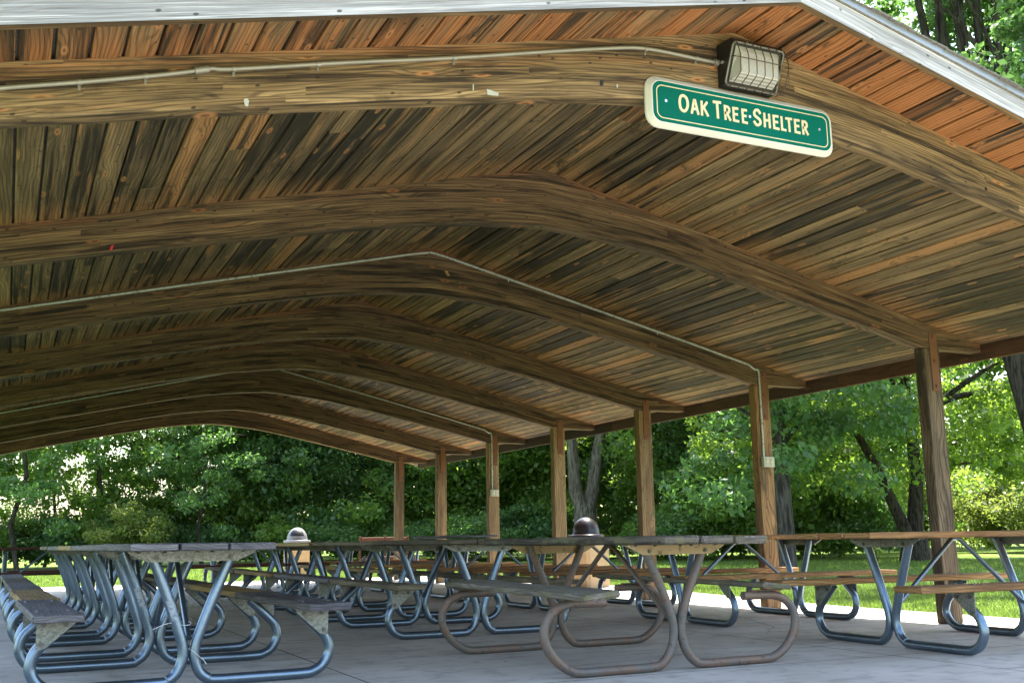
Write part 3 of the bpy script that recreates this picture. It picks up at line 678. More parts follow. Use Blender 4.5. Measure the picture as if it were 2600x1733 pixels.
def rrect(x0, z0, x1, z1, r, n=7):
    out = []
    for cx, cz, a0 in ((x1-r, z1-r, 0), (x0+r, z1-r, 90), (x0+r, z0+r, 180), (x1-r, z0+r, 270)):
        for i in range(n): a = radians(a0+90*i/(n-1)); out.append((cx+r*cos(a), cz+r*sin(a)))
    return out
def sign():
    yb = BY[0]; t = thing('shelter_sign', 'green and white routed sign reading OAK TREE SHELTER on the front beam', 'sign', (0, yb, 0))
    x0, x1, z0, z1 = -0.636, 0.651, 2.936, 3.227
    # white backing: thin rim, then a wide bevel up to the raised front
    o = rrect(x0, z0, x1, z1, 0.075); i2 = rrect(-0.617, 2.951, 0.609, 3.191, 0.056)
    b = MB(); n = len(o)
    for k in range(n):
        j = (k+1) % n
        for A, ya, B, yb2 in ((o, -0.002, o, -0.013), (o, -0.013, i2, -0.048)):
            b.face([(A[k][0],ya,A[k][1]),(A[j][0],ya,A[j][1]),(B[j][0],yb2,B[j][1]),(B[k][0],yb2,B[k][1])][::-1], [(0,0)]*4, (0.5,)*3)
    b.face([(p[0],-0.048,p[1]) for p in i2][::-1], [(0,0)]*n, (0.5,)*3); b.face([(p[0],-0.002,p[1]) for p in o], [(0,0)]*n, (0.5,)*3)
    b.build('backing_board', 'white', t)
    g = MB(); gp = rrect(-0.611, 2.957, 0.603, 3.185, 0.052)
    g.prism(gp, (0,-0.048,0), (1,0,0), (0,0,1), (0,-1,0), 0.004); g.build('green_panel', 'green', t)
    l = MB(); a = rrect(-0.591, 2.974, 0.582, 3.164, 0.038); c = rrect(-0.5855, 2.9795, 0.5765, 3.1585, 0.033)
    for k in range(n):
        j = (k+1) % n
        l.face([(a[k][0],-0.0526,a[k][1]),(a[j][0],-0.0526,a[j][1]),(c[j][0],-0.0526,c[j][1]),(c[k][0],-0.0526,c[k][1])][::-1], [(0,0)]*4, (0.5,)*3)
    l.build('border_line', 'signcream', t)
    # hand-cut lettering: strokes with slight flare
    S = {'O': [[(.5,1),(.22,.93),(.06,.7),(.03,.45),(.12,.15),(.4,0),(.68,.06),(.9,.3),(.94,.6),(.82,.88),(.5,1)]],
         'A': [[(.0,0),(.42,1),(.58,1),(1,0)], [(.2,.33),(.8,.33)]],
         'K': [[(.08,1),(.06,0)], [(.92,1),(.14,.42)], [(.36,.60),(1.0,.0)]],
         'T': [[(0,.97),(1,1)], [(.5,.96),(.54,0)]],
         'R': [[(.1,0),(.06,1),(.6,.99),(.88,.86),(.88,.64),(.62,.49),(.14,.47)], [(.45,.46),(1.0,0)]],
         'E': [[(.95,1),(.08,.98),(.1,.02),(1,0)], [(.1,.52),(.8,.53)]],
         'S': [[(.92,.82),(.7,.98),(.35,.97),(.1,.8),(.16,.6),(.5,.49),(.86,.36),(.92,.15),(.65,.01),(.3,.01),(.04,.17)]],
         'H': [[(.08,1),(.06,0)], [(.92,1),(.94,0)], [(.08,.5),(.93,.52)]],
         'L': [[(.08,1),(.08,.02),(.98,0)]]}
    depth = [0]
    def stroke(lt, P, w):
        P = [Vector((p[0], 0, p[1])) for p in P]
        y = -0.0524 - 0.00012*(depth[0] % 9); depth[0] += 1
        L, Rr = [], []
        for k, p in enumerate(P):
            a = (p-P[k-1]).normalized() if k else None; bb = (P[k+1]-p).normalized() if k < len(P)-1 else None
            if (P[0]-P[-1]).length < 1e-6 and k in (0, len(P)-1):
                a = (P[-1]-P[-2]).normalized(); bb = (P[1]-P[0]).normalized()
            d = ((a or bb)+(bb or a)).normalized(); nn = Vector((-d.z, 0, d.x))
            cosh = max(0.5, nn.dot(Vector((-(bb or a).z, 0, (bb or a).x))))
            ext = Vector()
            if k == 0 and a is None: ext = -d*w*0.4
            if k == len(P)-1 and bb is None: ext = d*w*0.4
            L.append(p+nn*w/2/cosh+ext); Rr.append(p-nn*w/2/cosh+ext)
        for k in range(len(P)-1):
            q = [Rr[k], Rr[k+1], L[k+1], L[k]]
            fr = [(v.x, y-0.003, v.z) for v in q]; bk = [(v.x, y+0.0008, v.z) for v in q]
            lt.face(fr, [(0,0)]*4, (0.5,)*3)
            for e0, e1 in ((0,1),(2,3),(1,2),(3,0)): lt.face([bk[e0], bk[e1], fr[e1], fr[e0]], [(0,0)]*4, (0.5,)*3)
    def word(items):
        lt = MB()
        for ch, xa, xb, za, zb, w in items:
            for st in S[ch]:
                P = [(xa+(xb-xa)*p[0], za+(zb-za)*p[1]) for p in st]
                if ch in 'OS':
                    P = [(v.x, v.z) for v in catmull([(p[0],0,p[1]) for p in P], 4)]
                stroke(lt, P, w)
        lt.build('lettering', 'signcream', t)
    hb, hs, zb, wb, ws = 0.099, 0.083, 3.031, .0155, .0140
    def W_(txt): word([(ch, xa+w/2, xb-w/2, zb+w*.3, zb+h-w*.3, w) for ch, xa, xb, h, w in txt])
    W_([('O',-.454,-.382,hb,wb), ('A',-.375,-.319,hs,ws), ('K',-.311,-.256,hs,ws)])
    W_([('T',-.227,-.169,hb,wb), ('R',-.156,-.106,hs,ws), ('E',-.098,-.051,hs,ws), ('E',-.036,.008,hs,ws)])
    W_([('S',.043,.106,hb,wb), ('H',.115,.169,hs,ws), ('E',.181,.229,hs,ws), ('L',.238,.279,hs,ws), ('T',.273,.325,hs,ws), ('E',.333,.380,hs,ws), ('R',.389,.439,hs,ws)])
    for x, z in ((-.532,3.076),(.024,3.077),(.521,3.080)):
        s = MB(); s.disc((x,-0.052,z), (1,0,0), (0,0,1), (0,-1,0), 0.0085, 0.003, 12); so = s.build('screw', 'screw', t)
sign()

# ------------------------------------------------------------------ small things pinned to the timbers
def scraps():
    y = BY[0]-0.0015
    def scrap(pts, mat, label, cat='paper scrap', nm='paper_scrap', yy=y):
        b = MB(); b.prism(pts, (0, yy, 0), (1,0,0), (0,0,1), (0,-1,0), 0.003); o = b.build(nm, mat); tag(o, label, cat)
    def at(px, py, k):  # photograph position on the face of beam k
        d = fw + r2*((px-1300)/2679.405) + u2*((866.5-py)/2679.405); t = BY[k]/d.y
        return CAM.x+d.x*t, CAM.z+d.z*t
    x, z = at(1250, 237, 0)
    scrap([(x-.032,z+.016),(x-.028,z-.014),(x+.030,z-.010),(x+.034,z+.006)], 'paper', 'pale torn tape scrap on the middle of the front beam')
    x, z = at(625, 261, 0)
    scrap([(x-.012,z+.010),(x-.006,z+.018),(x+.006,z+.018),(x+.012,z+.008),(x+.008,z-.018),(x-.006,z-.016)], 'paper', 'small cream tag pinned low on the front beam towards its left end')
    x, z = at(1201, 223, 0)
    scrap([(x-.003,z-.016),(x+.003,z-.016),(x+.003,z+.016),(x-.003,z+.016)], 'paper', 'narrow white paper strip beside the pale tape scrap')
    x, z = at(1566, 218, 0)
    scrap([(x-.003,z-.010),(x+.005,z-.010),(x+.005,z+.008),(x-.003,z+.008)], 'paper', 'tiny white paper corner stapled left of the sign')
    x, z = at(1527, 212, 0)
    scrap([(x-.010,z-.016),(x+.008,z-.012),(x+.012,z+.018),(x-.008,z+.014)], 'black', 'scrap of black tape stapled left of the sign', 'tape scrap', 'tape_scrap')
    x, z = at(2503, 480, 0)
    scrap([(x-.012,z),(x,z-.014),(x+.012,z),(x,z+.014)], 'black', 'black diamond of tape on the right arm of the front beam', 'tape scrap', 'tape_scrap')
    x, z = at(1135, 694, 2)
    scrap([(x-.028,z+.02),(x+.0,z+.028),(x+.03,z-.02),(x+.006,z-.028)], 'gold', 'light wood chip stuck on the third beam', 'wood chip', 'wood_chip', BY[2]-.002)
    x, z = at(283, 629, 1)
    scrap([(x-.012,z-.018),(x+.004,z-.016),(x+.014,z+.02),(x-.002,z+.012)], 'redtape', 'red tape scrap on the second beam', 'tape scrap', 'tape_scrap', BY[1]-.002)
scraps()

# ------------------------------------------------------------------ picnic tables
LOOP = [(.225,.735),(.20,.672),(.112,.449),(.050,.275),(.033,.205),(.034,.145),(.062,.078),(.105,.043),(.150,.031),(.40,.030),(.655,.031),(.715,.040),(.768,.070),(.803,.125),(.808,.170),(.790,.225),(.755,.268),(.615,.397)]
RLOOP = [(.215,.735),(.20,.685),(.10,.470),(.045,.330),(.028,.26),(.030,.19),(.055,.115),(.105,.055),(.175,.029),(.42,.028),(.655,.028),(.740,.045),(.82,.095),(.878,.165),(.902,.235),(.893,.305),(.850,.362),(.785,.398),(.70,.411),(.50,.411)]
def smooth2d(P): return [(v.x, v.z) for v in catmull([(a, 0, b) for a, b in P], 4)]

_b = MB(); _b.lathe([(.0105,0),(.0105,.004),(.006,.0065),(.001,.007)], 10); BOLT_UP = _b.build('bolt_head', 'bolt')
_b = MB(); _b.tube([(0,.002,0),(0,-.009,0)], .0125, 8); _b.tube([(0,-.009,0),(0,-.014,0)], .006, 8); BOLT_SIDE = _b.build('bolt_head', 'bolt')
def bolt(name, proto, loc, parent, rz=0):
    o = proto.copy(); o.name = name; COL.objects.link(o); o.parent = parent; o.location = loc; o.rotation_euler = (0,0,rz); return o
def make_table(label, loc, rz, L, d, tops, seats, zt=.783, zs=.438, rust=False, wt=.39, si=.587, so=.83, extra=None, group='picnic tables under the shelter', jit=0.0015, planks=3, bolts=False, top_rot=0.0, tilt=None):
    """axis along local y; tops/seats: material keys"""
    t = thing('picnic_table', label, 'picnic table', (loc[0], loc[1], 0), rz, group)
    th = 0.047 if rust else 0.041
    tb = MB(); gap = 0.012; w = (2*wt-gap*(planks-1))/planks
    for i in range(planks):
        x0 = -wt + i*(w+gap); ej = R.uniform(-.006, .006)
        tb.plank((x0, -L/2+ej, zt-th+R.uniform(-.003,.003)), (0,1,0), (1,0,0), (0,0,1), L+R.uniform(-.006,.006), w, th, ch=0.006 if not rust else .011, jit=jit)
    to = tb.build('tabletop', tops, t); to.rotation_euler = (0, 0, top_rot)
    for sx, mk in ((-1, seats[0]), (1, seats[1])):
        b = MB(); x0 = si if sx > 0 else -so
        if tilt:
            y0, y1, zi, zo, zr = tilt[0 if sx < 0 else 1]; wd = so-si
            ax = Vector((0, y1-y0, zr)).normalized(); ay = Vector((wd, 0, (zo-zi)*sx)).normalized(); az = ax.cross(ay)*-1
            b.plank(Vector((x0, y0-loc[1], (zo if sx < 0 else zi)-.036)), ax, ay, az, y1-y0, wd, .036, ch=.011, jit=jit*1.2)
        else:
            b.plank((x0, -L/2+R.uniform(-.01,.01), zs-th), (0,1,0), (1,0,0), (0,0,1), L, so-si, th, ch=0.006, jit=jit*1.3)
        bo = b.build('bench_seat', mk, t)
        if bolts and not rust:
            for v in (-d-.03, -d+.05, d-.05, d+.03):
                for q in (.045, so-si-.045): bolt('seat_bolt', BOLT_UP, (x0+q, v, zs+.0005), bo)
    pts = smooth2d(RLOOP if rust else LOOP); r = .0265 if rust else .030
    sc = (zt-.783)
    for v in (-d, d):
        for sx in (-1, 1):
            f = MB()
            f.tube([(sx*(p[0]+0.0), v, p[1]+(sc if p[1] > .6 else 0)) for p in pts], r, 16)
            f.build('leg', 'rust' if rust else 'galv', t)
        sg = -1 if v < 0 else 1
        # bracket under the top: folded plate
        b = MB(); yb = v+sg*(r+.001)
        top, bot = zt-th-.002, zt-th-.060
        poly = [(-.35,top),(-.35,top-.010),(-.245,bot),(.245,bot),(.35,top-.010),(.35,top)]
        b.prism(poly[::-1] if sg < 0 else poly[::-1], (0,yb,0), (1,0,0), (0,0,1), (0,sg,0), 0.006)
        b.box((-.35, min(yb, v-sg*.02), top-.005), (.35, max(yb, v-sg*.02), top-.0005))
        bo = b.build('top_bracket', 'tanplate' if rust else 'plate', t)
        if bolts:
            for x in (-.20, .205): bolt('bracket_bolt', BOLT_SIDE, (x, yb+sg*.006, bot+.022), bo, 0 if sg < 0 else pi)
            for x in (-.30, -.16, .02, .10, .28): bolt('carriage_bolt', BOLT_UP, (x, yb+sg*.014, top-.008), bo)
        if not rust:
            for sx in (-1, 1):
                s = MB(); ys = v+sg*(r+.001)
                poly = [(sx*.595,zs-th-.002),(sx*.790,zs-th-.002),(sx*.790,.245),(sx*.745,.250),(sx*.60,.375)]
                s.prism(poly, (0,ys,0), (1,0,0), (0,0,1), (0,sg,0), 0.005)
                s.box((min(sx*.60,sx*.80), min(ys-sg*.05,ys), zs-th-.0065), (max(sx*.60,sx*.80), max(ys-sg*.05,ys), zs-th-.0015))
                so_ = s.build('seat_bracket', 'plate', t)
                if bolts:
                    for x, z in ((.765,.275),(.645,.370),(.755,.372)): bolt('bracket_bolt', BOLT_SIDE, (sx*x, ys+sg*.005, z), so_, 0 if sg < 0 else pi)
        else:
            for sx in (-1, 1):
                s = MB(); s.box((min(sx*.56,sx*.80), v-.02, .4365), (max(sx*.56,sx*.80), v+.02, .4445)); s.build('seat_bracket', 'rust', t)
        br = MB(); br.tube([(0, v-sg*.035, .265), (0, sg*.04, zt-th-.012), (0, -sg*.01, zt-th-.006)], .0165, 10)
        br.build('brace', 'rust' if rust else 'galv', t)
    return t

RA = radians(1.9)
def rowA(i):
    y = 6.885+1.885*i; dx = -(y-6.885)*sin(RA)*0.55
    return (-2.639+dx, y)
t1 = make_table('nearest picnic table at left with dark weathered grey planks and labelled steel legs', rowA(0), RA, 1.864, .587, 'grey', ('grey', 'grey'), bolts=True)
make_table('second grey-topped table of the left row, with one golden left bench', rowA(1), RA, 1.864, .587, 'grey', ('gold', 'gold'))
make_table('golden-topped table in the left row, third from the front', rowA(2), RA*.6, 1.864, .587, 'gold', ('grey', 'grey'))
make_table('pale grey table fourth along the left row', rowA(3), RA*.5, 1.864, .587, 'grey', ('olive', 'olive'))
make_table('farthest table of the left row, olive planks before the brown table', rowA(4), RA*.3, 1.864, .587, 'olive', ('grey', 'grey'))
make_table('old picnic table with mossy rounded planks and rusty brown hoop legs', (.075, 6.235), radians(.9), 2.25, .75, 'moss', ('moss', 'moss'), bolts=True, zt=.781, zs=.477, rust=True, wt=.375, si=.60, so=.825, jit=.004, top_rot=radians(3.0), tilt=((5.14, 7.12, .494, .474, .015), (5.40, 7.45, .492, .476, .013)))
make_table('brown-grey table directly behind the rusty-legged one', (.03, 9.0), radians(0.6), 1.87, .675, 'olive', ('olive', 'olive'), bolts=True, zt=.786)
make_table('weathered table behind the brown-grey one in the middle row, grey bench on its left', (.04, 11.2), 0, 2.26, .65, 'olive', ('grey', 'olive'))
make_table('golden plank table deep in the middle row, left of the far posts', (.02, 13.5), radians(-.5), 2.24, .65, 'gold', ('gold', 'gold'))
make_table('last table of the middle row, in front of the brown crosswise table', (.05, 15.95), 0, 2.26, .65, 'olive', ('olive', 'gold'))
QX = radians(90)
make_table('nearest crosswise table at right with new orange pine planks and bright steel legs', (2.74, 5.76), radians(87.3), 2.27, .64, 'pine', ('pine', 'pine'), bolts=True, zt=.786, zs=.447)
make_table('second crosswise pine table, beside the post with the outlet box', (2.84, 8.47), radians(89), 2.36, .67, 'pine', ('pine', 'pine'), zt=.786, zs=.447)
make_table('third crosswise pine table, left end level with the middle row', (2.55, 11.0), radians(91), 2.36, .66, 'pine', ('pine', 'pine'))
make_table('fourth crosswise pine table between the middle row and the fifth post', (2.55, 13.6), radians(90), 2.36, .66, 'pine', ('pine', 'pine'))
make_table('fifth crosswise table, olive planks by the sixth post', (2.5, 16.2), radians(89), 2.36, .66, 'olive', ('pine', 'olive'))
make_table('brown stained table at far left, crosswise past the left row', (-2.98, 17.1), radians(91), 2.2, .60, 'brown', ('brown', 'brown'))
make_table('brown stained crosswise table behind the middle row', (.30, 18.9), radians(90), 2.36, .64, 'brown', ('brown', 'brown'))
make_table('brown stained crosswise table at the far right by the last posts', (2.75, 19.1), radians(90), 2.2, .64, 'brown', ('brown', 'pine'))

for _p in (BOLT_UP, BOLT_SIDE): bpy.data.objects.remove(_p)
def tape_and_ties():
    # label films and zip ties on the nearest table's legs (parts of that table)
    def film(table, sx, v, z0, z1, mat='tag', r=.0309, a0=-2.3, a1=-.6):
        b = MB()
        def axis(z):  # centre line of the leaning leg
            zz = [p[1] for p in LOOP[:6]][::-1]; xx = [p[0] for p in LOOP[:6]][::-1]
            return float(np.interp(z, zz, xx))
        n = 8; m_ = 5
        for i in range(m_):
            za, zb = z0+(z1-z0)*i/m_, z0+(z1-z0)*(i+1)/m_
            for k in range(n):
                aa, ab = a0+(a1-a0)*k/n, a0+(a1-a0)*(k+1)/n
                q = [(sx*axis(z)+r*cos(a), v+r*sin(a), z) for z, a in ((za,aa),(za,ab),(zb,ab),(zb,aa))]
                b.face(q, [(0,0)]*4, (.5,)*3, True)
        return b.build('label_film', mat, table)
    film(t1, -1, -.587, .36, .47); film(t1, -1, .587, .38, .50)
    z = MB()
    z.tube([(-.028+.033*cos(a), -.587+.033*sin(a), .345+.01*sin(a)) for a in np.linspace(-3.6, .8, 14)], .0022, 6)
    z.tube([(-.105,-.620,.352),(-.150,-.632,.345),(-.205,-.640,.322)], .0022, 6)
    z.build('zip_tie', 'ziptie', t1)
    z = MB(); z.tube([(.038+.034*cos(a), -.587+.034*sin(a), .175-.03*cos(a)) for a in np.linspace(-3.4, .4, 12)], .0022, 6); z.tube([(.07,-.600,.155),(.092,-.622,.12)], .0025, 6)
    z.build('zip_tie', 'ziptie', t1)
tape_and_ties()

# a loose warped board lying on the table behind the rusty one
b = MB(); b.plank((-.05, 8.25, .796), (0,1,.004), (1,0,.02), (0,0,1), 1.5, .22, .020, jit=.006, ch=.006)
tag(b.build('loose_plank', 'grey'), 'loose dark warped plank lying on the brown-grey table', 'plank')

# ------------------------------------------------------------------ litter bins
def bin_(label, x, y, rz, face):
    t = thing('litter_bin', label, 'litter bin', (x, y, 0), rz)
    b = MB(); w = .285; c = .05
    poly = [(-w+c,-w),(w-c,-w),(w,-w+c),(w,w-c),(w-c,w),(-w+c,w),(-w,w-c),(-w,-w+c)]
    b.prism(poly, (0,0,0.0), (1,0,0), (0,1,0), (0,0,1), .68); b.build('body', 'bin_body', t)
    g = MB(); g.lathe([(.262,.60),(.27,.66),(.268,.72),(.262,.78)], 24); 
    RR = random.Random(4)
    for k in range(9):
        a = -1.2+.16*k; g.tube(catmull([(.27*cos(a),.27*sin(a),.78),(.295*cos(a),.295*sin(a),.70),(.30*cos(a+.05),.30*sin(a+.05),.60+RR.uniform(-.03,.04))], 3), .014, 6)
    g.build('bin_liner', 'bag', t)
    l = MB(); R0 = .228
    prof = [(.275,.775),(.300,.775),(.302,.782),(.302,.832),(.298,.842),(.285,.846),(.236,.850),(.229,.862)]
    for q in range(1, 13):
        a = (pi/2)*q/12; prof.append((R0*cos(a*.999), .868+.262*sin(a)))
    l.lathe(prof, 48); lo = l.build('dome_lid', 'bin_lid_grey' if face else 'bin_lid', t)
    if face:
        o = MB(); n = 10; rows = []
        for i in range(7):
            el = .28+i*.62/6; half = .78*(1-.12*(i/6)**2); row = []
            for k in range(n+1):
                az = -pi/2+(-half+2*half*k/n)
                row.append(((R0*cos(el)+.004)*cos(az), (R0*cos(el)+.004)*sin(az), .868+.265*sin(el)))
            rows.append(row)
        for i in range(6):
            for k in range(n): o.face([rows[i][k], rows[i][k+1], rows[i+1][k+1], rows[i+1][k]], [(0,0)]*4, (.5,)*3, True)
        o.build('opening', 'black', lo)
        for az in (-.24, 0, .24):
            h = MB(); h.disc(((R0*cos(.93)+.006)*sin(az), -(R0*cos(.93)+.006)*cos(az), .868+.265*sin(.80)), (1,0,0), (0,.6,.8), (0,-.8,.6), .022, .003, 10); h.build('vent_hole', 'paper', lo)
bin_('tan litter bin with dark bronze dome, right of the fifth post', 5.07, 15.5, radians(20), False)
bin_('far tan litter bin, grey dome opening facing the tables', 2.36, 24.0, radians(-14), True)

# steel-ended brown roller-like bench back beyond the shelter
def far_bench():
    t = thing('park_bench', 'low brown bench back with steel ends beyond the last post', 'bench', (4.35, 23.9, 0), radians(8))
    b = MB(); b.plank((-.55,-.02,.79), (1,0,0), (0,1,0), (0,0,1), 1.18, .045, .10, ch=.008); b.plank((-.55,-.45,.42), (1,0,0), (0,1,0), (0,0,1), 1.18, .38, .04); b.build('seat_boards', 'brown', t)
    for x in (-.58, 0.06, .65):
        e = MB(); e.box((x-.018,-.03,0), (x+.018,.035,.92)); e.box((x-.018,-.45,.38), (x+.018,-.03,.415)); e.box((x-.018,-.45,0), (x+.018,-.41,.38)); e.build('bench_leg', 'brown', t)
far_bench()

# ------------------------------------------------------------------ vegetation
def leaf_mesh(name, centers, crad, per, size, rng, mat, flat=.6, upb=.45, zmin=0.1):
    nC = len(centers); n = nC*per
    c = np.repeat(np.asarray(centers, float), per, 0); cr = np.repeat(np.asarray(crad, float), per)
    off = rng.normal(size=(n, 3)); off /= np.linalg.norm(off, axis=1)[:, None]+1e-9
    off *= (rng.random(n)**.45)[:, None]*cr[:, None]; off[:, 2] *= flat
    p = c+off; keep = p[:, 2] > zmin; p = p[keep]; off = off[keep]; n = len(p)
    nr = rng.normal(size=(n, 3))+off/(np.linalg.norm(off, axis=1)[:, None]+1e-9)*.5; nr[:, 2] += upb*1.6
    nr /= np.linalg.norm(nr, axis=1)[:, None]
    a = rng.normal(size=(n, 3)); a[:, 2] -= .4; a -= nr*(a*nr).sum(1)[:, None]; a /= np.linalg.norm(a, axis=1)[:, None]+1e-9
    b = np.cross(nr, a); s = size*np.exp(rng.normal(size=n)*.33)[:, None]
    V = np.empty((n, 4, 3)); V[:, 0] = p-a*s*.5; V[:, 1] = p+b*s*.30+a*s*.05; V[:, 2] = p+a*s*.55-nr*s*.08; V[:, 3] = p-b*s*.30+a*s*.05
    me = bpy.data.meshes.new(name); me.vertices.add(n*4); me.loops.add(n*4); me.polygons.add(n)
    me.vertices.foreach_set('co', V.astype('f').ravel()); me.loops.foreach_set('vertex_index', np.arange(n*4, dtype='i'))
    me.polygons.foreach_set('loop_start', np.arange(0, n*4, 4, dtype='i'))
    cl = np.repeat(rng.random(nC), per)[keep]
    uv = np.empty((n, 4, 2), 'f'); uv[:, :, 0] = cl[:, None]; uv[:, :, 1] = rng.random(n)[:, None]
    ul = me.uv_layers.new(name='UVMap'); ul.data.foreach_set('uv', uv.ravel())
    me.materials.append(MAT[mat]); me.update(calc_edges=True); me.validate(); return me

def crown_pts(rng, n, z0, z1, rad, bias=.5, taper=1.0, hollow=0.0):
    out = []
    while len(out) < n:
        v = rng.normal(size=3); v /= np.linalg.norm(v); r = max(hollow, rng.random()**bias)
        v = v*r; z = (z0+z1)/2+v[2]*(z1-z0)/2
        out.append((v[0]*rad*taper, v[1]*rad*taper, z))
    return np.array(out)

def limb_path(rng, a, b, seg=7, wob=.12):
    a, b = np.array(a, float), np.array(b, float); L = np.linalg.norm(b-a); P = []
    for i in range(seg+1):
        t = i/seg; p = a+(b-a)*t + np.array([0, 0, L*.12*sin(pi*t)])
        if 0 < i < seg: p = p+rng.normal(size=3)*wob*L*.12
        P.append(tuple(p))
    return P
def trunk_mesh(name, paths, bk='bark'):
    b = MB()
    for P, ra, rb in paths:
        n = len(P); rr = [ra+(rb-ra)*i/(n-1) for i in range(n)]
        b.tube(P, rr, 10, cap=False)
    me = bpy.data.meshes.new(name); me.from_pydata(b.v, [], b.f); me.polygons.foreach_set('use_smooth', b.sm); me.materials.append(MAT[bk]); return me

def place(name, label, cat, group, trunk, crown, x, y, rz=0, sc=(1,1,1), crown_name='crown', trunk_name='trunk'):
    t = thing(name, label, cat, (x, y, -.04), rz, group); t.scale = sc
    for nm, me in ((trunk_name, trunk), (crown_name, crown)):
        if me is not None:
            o = bpy.data.objects.new(nm, me); COL.objects.link(o); o.parent = t
    return t
def polar(px, dist):
    """ground point in the direction of photograph column px, dist metres from the lens"""
    a = YAW+math.atan((px-1300)/2679.405*1.0); return CAM.x+dist*sin(a), dist*cos(a)

rng = np.random.default_rng(21)
def wood_tree(k, z0, z1, rad, ncl, per, size, mat, crad=(.6,1.2)):
    cen = crown_pts(rng, ncl, z0, z1, rad, .45)
    cen = np.vstack([cen, np.column_stack([rng.normal(size=ncl//5)*rad*.5, rng.normal(size=ncl//5)*rad*.5, rng.uniform(.6, z0+3, ncl//5)])])
    cr = rng.uniform(*crad, len(cen))
    crown = leaf_mesh('crown_leaves', cen, cr, per, size, rng, mat)
    P = [((0,0,-.1),), ]
    main = limb_path(rng, (0,0,-.1), (rng.normal()*.4, rng.normal()*.4, z1*.85), 8, .15)
    paths = [(main, .09, .03)]
    for i in range(7):
        q = main[3+i % 5]; a = rng.random()*6.28; L = rad*rng.uniform(.5,.9)
        paths.append((limb_path(rng, q, (q[0]+cos(a)*L, q[1]+sin(a)*L, q[2]+L*rng.uniform(.2,.7)), 5), .055, .012))
    return trunk_mesh('trunk_bark', paths, 'barkd'), crown

WT = [wood_tree(0, 2.0, 13.0, 3.6, 140, 190, .155, 'leaf'), wood_tree(1, 1.5, 11.0, 3.2, 125, 190, .15, 'leafd'),
      wood_tree(2, 2.5, 15.0, 4.0, 155, 190, .16, 'leaf'), wood_tree(3, 1.2, 9.0, 3.0, 120, 190, .145, 'leafb')]
THIN = [wood_tree(4, 2.0, 13.0, 3.3, 78, 150, .14, 'leaf', (.4,.8)), wood_tree(5, 1.8, 11.0, 3.0, 70, 150, .135, 'leafd', (.4,.8))]
SHR = [leaf_mesh('shrub_leaves', crown_pts(rng, 46, .1, 2.3, 1.5, .5), rng.uniform(.35,.65,46), 150, .12, rng, 'leaf'),
       leaf_mesh('shrub_leaves', crown_pts(rng, 46, .1, 1.9, 1.6, .5), rng.uniform(.35,.6,46), 150, .115, rng, 'leafd'),
       leaf_mesh('shrub_leaves', crown_pts(rng, 50, .1, 3.0, 1.7, .5), rng.uniform(.35,.7,50), 150, .12, rng, 'leafy')]
G1 = 'trees in the woods beyond the lawn'; LB = {0: 'leafy green woodland tree in the wood edge beyond the lawn'}
RT = random.Random(33)
# thin trees with sky gaps at the left, seen through the far gable
for i in range(13):
    px = -160+i*74+RT.uniform(-25,25); x, y = polar(px, 46+RT.uniform(-3,6)); k = RT.randrange(2)
    s = RT.uniform(.85,1.15)
    place('woodland_tree', 'loose woodland tree with sky showing through, beyond the far gable', 'tree', 'thin trees seen through the far gable', *THIN[k], x, y, RT.uniform(0,6.28), (s,s,s))
# denser wood from the middle to the right
for row, (dist, stp, px0, px1) in enumerate(((47, 130, 700, 2140), (55, 140, 600, 2250))):
    px = px0
    while px < px1:
        near = 1.0 if px < 1500 else .90
        if row == 0 and 1390 < px < 1640: px += 60; continue
        x, y = polar(px+RT.uniform(-30,30), dist*near+RT.uniform(-1.5,1.5)); k = RT.choice((0,1,2,0,1,3) if row else (0,1,3,1,2))
        s = RT.uniform(.85,1.2)
        place('woodland_tree', 'dense leafy woodland tree in the dark wood behind the posts', 'tree', 'dense trees in the wood behind the posts', *WT[k], x, y, RT.uniform(0,6.28), (s,s,s*RT.uniform(.9,1.15)))
        px += stp*RT.uniform(.8,1.2)
# shrubs along the wood edge
px = -60
while px < 2200:
    d = (46 if px < 700 else 45 if px < 1640 else 39.5)+RT.uniform(-1.5,1.5); x, y = polar(px, d); k = RT.choice((0,1,0,1,0)); s = RT.uniform(.8,1.3)
    place('understory_shrub', 'dark green shrub at the foot of the wood edge', 'shrub', 'shrubs along the wood edge', None, SHR[k], x, y, RT.uniform(0,6.28), (s,s,s*RT.uniform(.8,1.2)), 'foliage')
    px += RT.uniform(60,100)
for px, d, s in ((330, 42.5, .85), (2480, 50, 1.3), (2580, 48, 1.2), (2660, 52, 1.4), (2400, 56, 1.4), (2290, 54, 1.3)):
    x, y = polar(px, d)
    place('understory_shrub', ('bright sunlit bush under the far gable trees' if px == 330 else 'pale sunlit bush in the light beyond the leaning oak'), 'shrub', None if px == 330 else 'pale sunlit bushes at right', None, SHR[2], x, y, RT.uniform(0,6.28), (s,s,s), 'foliage')

# far wood, one mass
cen = []
for i in range(420):
    px = rng.uniform(520, 2750); x, y = polar(px, rng.uniform(62, 74)); cen.append((x, y, rng.uniform(0, 1)**.8*15))
me = leaf_mesh('woods_leaves', np.array(cen), rng.uniform(1.4, 2.6, len(cen)), 130, .55, rng, 'leaf')
o = bpy.data.objects.new('far_woods', me); COL.objects.link(o); tag(o, 'dark mass of woods closing the view behind the nearer trees', 'woods', None, 'stuff')

# single trees that stand out
def specimen(label, x, y, paths, cen, cr, per, size, mat, bk='bark', **kw):
    tm = trunk_mesh('trunk_bark', paths, bk); cm = leaf_mesh('crown_leaves', cen, cr, per, size, rng, mat, **kw)
    return place('shade_tree', label, 'tree', None, tm, cm, x, y)
